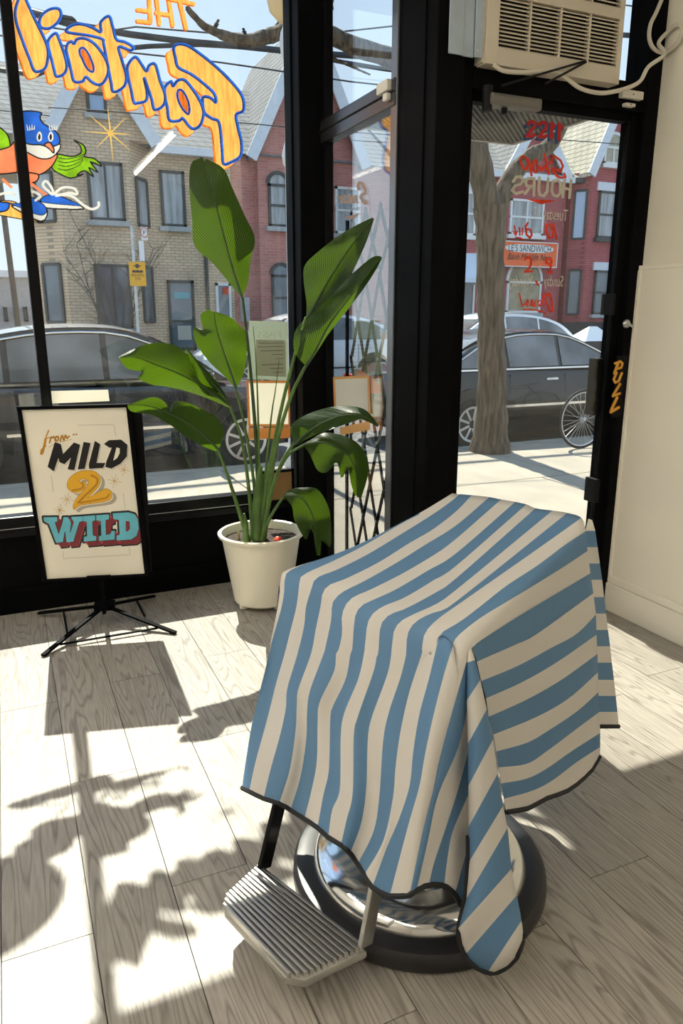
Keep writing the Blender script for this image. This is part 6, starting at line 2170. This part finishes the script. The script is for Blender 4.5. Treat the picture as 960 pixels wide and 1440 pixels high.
    # wheels
    for x in wheels:
        for s in (1, -1):
            MB().lathe([(0.0, -0.05), (wr + 0.055, -0.05), (wr + 0.055, 0.012), (0.0, 0.012)], (x, s * hw * 0.985 + (-0.008 if s > 0 else 0.008), wr + 0.06), 28, 'y').build('wheel_arch', CTRIM, r, local=True)
            yy = s * (hw - 0.06)
            w = MB().lathe([(wr * .66, -0.10), (wr * .92, -0.105), (wr, -0.07), (wr, 0.07), (wr * .92, 0.105), (wr * .66, 0.10)], (x, yy, wr), 36, 'y', caps=False).build('wheel', TIRE, r, smooth=True, local=True)
            rb = MB()
            rb.lathe([(wr * .67, -0.09), (wr * .67, 0.09)], (x, yy, wr), 36, 'y', caps=False)
            rb.lathe([(0.0, 0.085 * s), (0.055, 0.088 * s), (0.06, 0.06 * s)], (x, yy, wr), 16, 'y')
            rb.lathe([(wr * .60, 0.10 * s), (wr * .69, 0.104 * s), (wr * .70, 0.05 * s), (wr * .60, 0.06 * s)], (x, yy, wr), 36, 'y', caps=False)
            for k in range(9):
                t = 2 * math.pi * k / 9
                rb.bar((x + .04 * math.cos(t), yy + s * .078, wr + .04 * math.sin(t)), (x + wr * .63 * math.cos(t), yy + s * .09, wr + wr * .63 * math.sin(t)), 0.03, 0.02, up=(0, 1, 0))
            o = rb.build('rim', RIM, w)
            o.matrix_parent_inverse = Matrix.Identity(4)
    # door seams, handles, mirrors, lamps
    zh = zb_ - 0.10
    for s in (1, -1):
        for x in (cuts[1] - 0.1, cuts[2]):
            MB().bar((x - 0.26, s * (hw * .985 + .003), zh - .005), (x - 0.08, s * (hw * .985 + .003), zh - .005), 0.02, 0.028).build('door_handle', chrome or paint, r, local=True)
        for x in (cuts[1], cuts[2] + .05, cuts[3] - 0.06):
            MB().bar((x, s * (hw * 1.0 + .001), 0.30), (x, s * (hw * .985 + .001), zb_ - 0.03), 0.004, 0.010, up=(1, 0, 0)).build('door_seam', CTRIM, r, local=True)
        MB().box((cuts[3] - 0.12, s * (hw + .08), zb_ + 0.07), (0.10, 0.17, 0.11)).build('mirror', paint, r, bevel=0.02, local=True)
        MB().bar((wheels[0] + wr + .1, s * (hw + .006), 0.52), (wheels[1] - wr - .1, s * (hw + .006), 0.52), 0.012, 0.03).build('side_moulding', chrome or CTRIM, r, local=True)
        MB().box((prof[0][0] + 0.02, s * hw * .72, prof[1][2] - 0.12), (0.06, 0.28, 0.14)).build('tail_lamp', tail or REDST, r, bevel=0.01, local=True)
        MB().box((prof[-1][0] - 0.03, s * hw * .68, prof[-1][2] - 0.08), (0.08, 0.30, 0.12)).build('head_lamp', WHFR, r, bevel=0.01, local=True)
    return r
PGREYC = mat('paint_grey', (0.030, 0.031, 0.034), 0.25, metal=0.3, coat=0.7)
PBLACKC = mat('paint_black', (0.008, 0.0075, 0.007), 0.2, coat=0.5)
PWHITEC = mat('paint_white', (0.78, 0.79, 0.80), 0.25, coat=1.0)
CHR = mat('chrome_trim', (0.75, 0.75, 0.75), 0.15, metal=1.0)
SED = [(-2.35, .36, .78, .80), (-2.25, .26, .92, .90), (-1.9, .22, 1.0, .97), (-1.0, .20, .99, 1.0), (0.0, .19, .96, 1.0), (0.9, .20, .95, 1.0), (1.6, .22, .90, .98), (2.1, .24, .82, .92), (2.32, .34, .70, .80)]
CAB = [(-1.95, .97), (-1.35, 1.28), (-0.75, 1.42), (-0.1, 1.45), (0.35, 1.40), (0.85, 1.20), (1.30, .95)]
CABS = [(-1.75, .98), (-1.25, 1.26), (-0.7, 1.40), (-0.1, 1.42), (0.3, 1.37), (0.75, 1.18), (1.2, .95)]
# front wheel of the grey car stands at X about 2.16
car('dark grey car with painted roof sheen parked outside the front window', (0.90, 8.64, RZ), 0, PGREYC, SED, [(x, z * 1.10 - .08) for x, z in CAB], 0.90, (-1.38, 1.42), 0.335, chrome=CHR, roofm=mat('roof_sheen_paint', (0.30, 0.31, 0.33), 0.25, metal=0.6, coat=0.8))  # paler roof colour stands for light reflected off the dark roof
car('black sedan parked behind the street tree', (6.60, 8.62, RZ), 0, PBLACKC, SED, CABS, 0.88, (-1.35, 1.38), 0.325, chrome=CHR)
SUV = [(-2.3, .42, .85, .84), (-2.2, .28, 1.05, .93), (-1.8, .24, 1.12, .98), (0.0, .22, 1.08, 1.0), (1.0, .22, 1.06, 1.0), (1.7, .24, 1.02, .97), (2.15, .28, .92, .90), (2.35, .40, .78, .80)]
CABU = [(-2.15, 1.08), (-1.75, 1.40), (-1.2, 1.58), (-0.5, 1.66), (0.1, 1.64), (0.6, 1.50), (1.35, 1.06)]
e_ = P(816, 470, 15.2)[0]
E2 = e_ - 2.35 - 5.0
car('white car with dark windows parked across the street', (e_ - 2.35, 16.0, RZ), math.pi, PWHITEC, SUV, CABU, 0.93, (-1.42, 1.45), 0.36)
car('white car parked across the street behind the lattice gate', (E2, 16.0, RZ), math.pi, PWHITEC, SUV, CABU, 0.93, (-1.42, 1.45), 0.36)

# litter bin with white peaked lid across the street
bn = thing('litter_bin', (*P(832, 495, 14.6)[:2], RZ), 'dark litter bin with white peaked lid beyond the black car', 'litter bin')
bcx = P(832, 480, 14.6)[0]
zt0, zt1, zt2 = P(832, 466, 14.6)[2], P(832, 479, 14.6)[2], P(832, 495, 14.6)[2]
BW = 0.50
MB().bx(bcx - BW, bcx + BW, 14.3, 15.0, RZ, zt2).build('bin_body', WSG, bn)
MB().bx(bcx - BW - .03, bcx + BW + .03, 14.27, 15.03, zt2, zt1).build('bin_collar', CTRIM, bn)
mb = MB(); mb.add([(bcx - BW, 14.27, zt1), (bcx + BW, 14.27, zt1), (bcx + BW, 15.03, zt1), (bcx - BW, 15.03, zt1), (bcx - .12, 14.6, zt0 + .12), (bcx + .12, 14.6, zt0 + .12)],
                  [(0, 1, 5, 4), (1, 2, 5), (2, 3, 4, 5), (3, 0, 4), (0, 3, 2, 1)])
mb.build('bin_lid', WSG, bn)

# ---------------------------------------------------------------- bicycle at the kerb
BKY = 6.72
bcx2 = P(820, 584, BKY)
wrb = 0.335
bk_ = thing('bicycle', (bcx2[0] + 0.5, BKY, GZ), 'bicycle with thin wire spoked wheels parked beyond the door', 'bicycle')
BKM = mat('bike_black', (0.02, 0.02, 0.022), 0.35)
zc_ = GZ + wrb + 0.012
for x in (bcx2[0], bcx2[0] + 1.02):
    t = [(x + wrb * math.cos(a_), BKY, zc_ + wrb * math.sin(a_)) for a_ in np.linspace(0, 2 * math.pi, 49)]
    w = MB().tube(t, 0.014, 8, caps=False).build('wheel', TIRE, bk_, smooth=True)
    t = [(x + (wrb - .022) * math.cos(a_), BKY, zc_ + (wrb - .022) * math.sin(a_)) for a_ in np.linspace(0, 2 * math.pi, 49)]
    MB().tube(t, 0.009, 6, caps=False).build('rim', RIM, w, smooth=True)
    sp_ = MB()
    for k in range(28):
        a_ = 2 * math.pi * k / 28
        sp_.tube([(x + .018 * math.cos(a_ + 1.2 * (-1) ** k), BKY + .02 * (-1) ** k, zc_ + .018 * math.sin(a_ + 1.2 * (-1) ** k)), (x + (wrb - .025) * math.cos(a_), BKY, zc_ + (wrb - .025) * math.sin(a_))], 0.0018, 4)
    sp_.build('spokes', RIM, w)
    MB().lathe([(0.0, -.035), (.018, -.03), (.018, .03), (0.0, .035)], (x, BKY, zc_), 12, 'y').build('hub', ALU, w)
x0b = bcx2[0]
F_ = {'ra': (x0b, zc_), 'bb': (x0b + .43, zc_ - .05), 'st': (x0b + .28, zc_ + .46), 'ht': (x0b + .82, zc_ + .50), 'hb': (x0b + .86, zc_ + .36), 'fa': (x0b + 1.02, zc_), 'sad': (x0b + .24, zc_ + .60), 'bar': (x0b + .80, zc_ + .62)}
for a_, b_ in (('ra', 'bb'), ('ra', 'st'), ('bb', 'st'), ('st', 'ht'), ('bb', 'hb'), ('ht', 'hb'), ('hb', 'fa'), ('st', 'sad'), ('ht', 'bar')):
    MB().tube([(F_[a_][0], BKY + (0.02 if a_ in ('ra',) else 0), F_[a_][1]), (F_[b_][0], BKY + (0.02 if b_ == 'fa' else 0), F_[b_][1])], 0.014, 8).build('frame_tube', BKM, bk_)
MB().box((F_['sad'][0], BKY, F_['sad'][1] + .02), (.26, .14, .05)).build('saddle', BKM, bk_, bevel=0.02)
MB().tube([(F_['bar'][0], BKY - .28, F_['bar'][1]), (F_['bar'][0], BKY + .28, F_['bar'][1])], 0.012, 8).build('handlebar', BKM, bk_)
MB().lathe([(0.0, -.01), (.09, -.01), (.09, .01), (0.0, .01)], (F_['bb'][0], BKY + .04, F_['bb'][1]), 20, 'y').build('chainring', ALU, bk_)

# bare shrub in front of the brown bay
sh = thing('bare_shrub', (*P(150, 440, 19.6)[:2], -0.02), 'leafless twiggy shrub in front of the brown bay', 'shrub')
TWIG = mat('twig', (0.09, 0.08, 0.065), 0.9)
rr = random.Random(5)
b0_ = np.array([P(165, 440, 19.6)[0], 19.6, -0.02])
for s in range(9):
    a_ = rr.uniform(0, 6.28)
    tip = b0_ + np.array([math.cos(a_) * rr.uniform(.5, 1.6), math.sin(a_) * .5, rr.uniform(2.2, 4.2)])
    mid = (b0_ + tip) / 2 + np.array([rr.uniform(-.2, .2), 0, .3])
    c = crom(np.array([b0_ + [rr.uniform(-.15, .15), 0, 0], mid, tip]), 10)
    br = MB().tube(c, list(np.linspace(.022, .006, 10)), 5).build('branch', TWIG, sh)
    tw = MB()
    for k in range(3, 10):
        for _ in range(3):
            e = c[k] + np.array([rr.uniform(-.5, .5), rr.uniform(-.2, .2), rr.uniform(.1, .6)])
            tw.tube([c[k], (c[k] + e) / 2 + [rr.uniform(-.05, .05), 0, 0], e], [.008, .006, .003], 4)
    o = tw.build('twigs', TWIG, br); tag(o, kind='stuff')
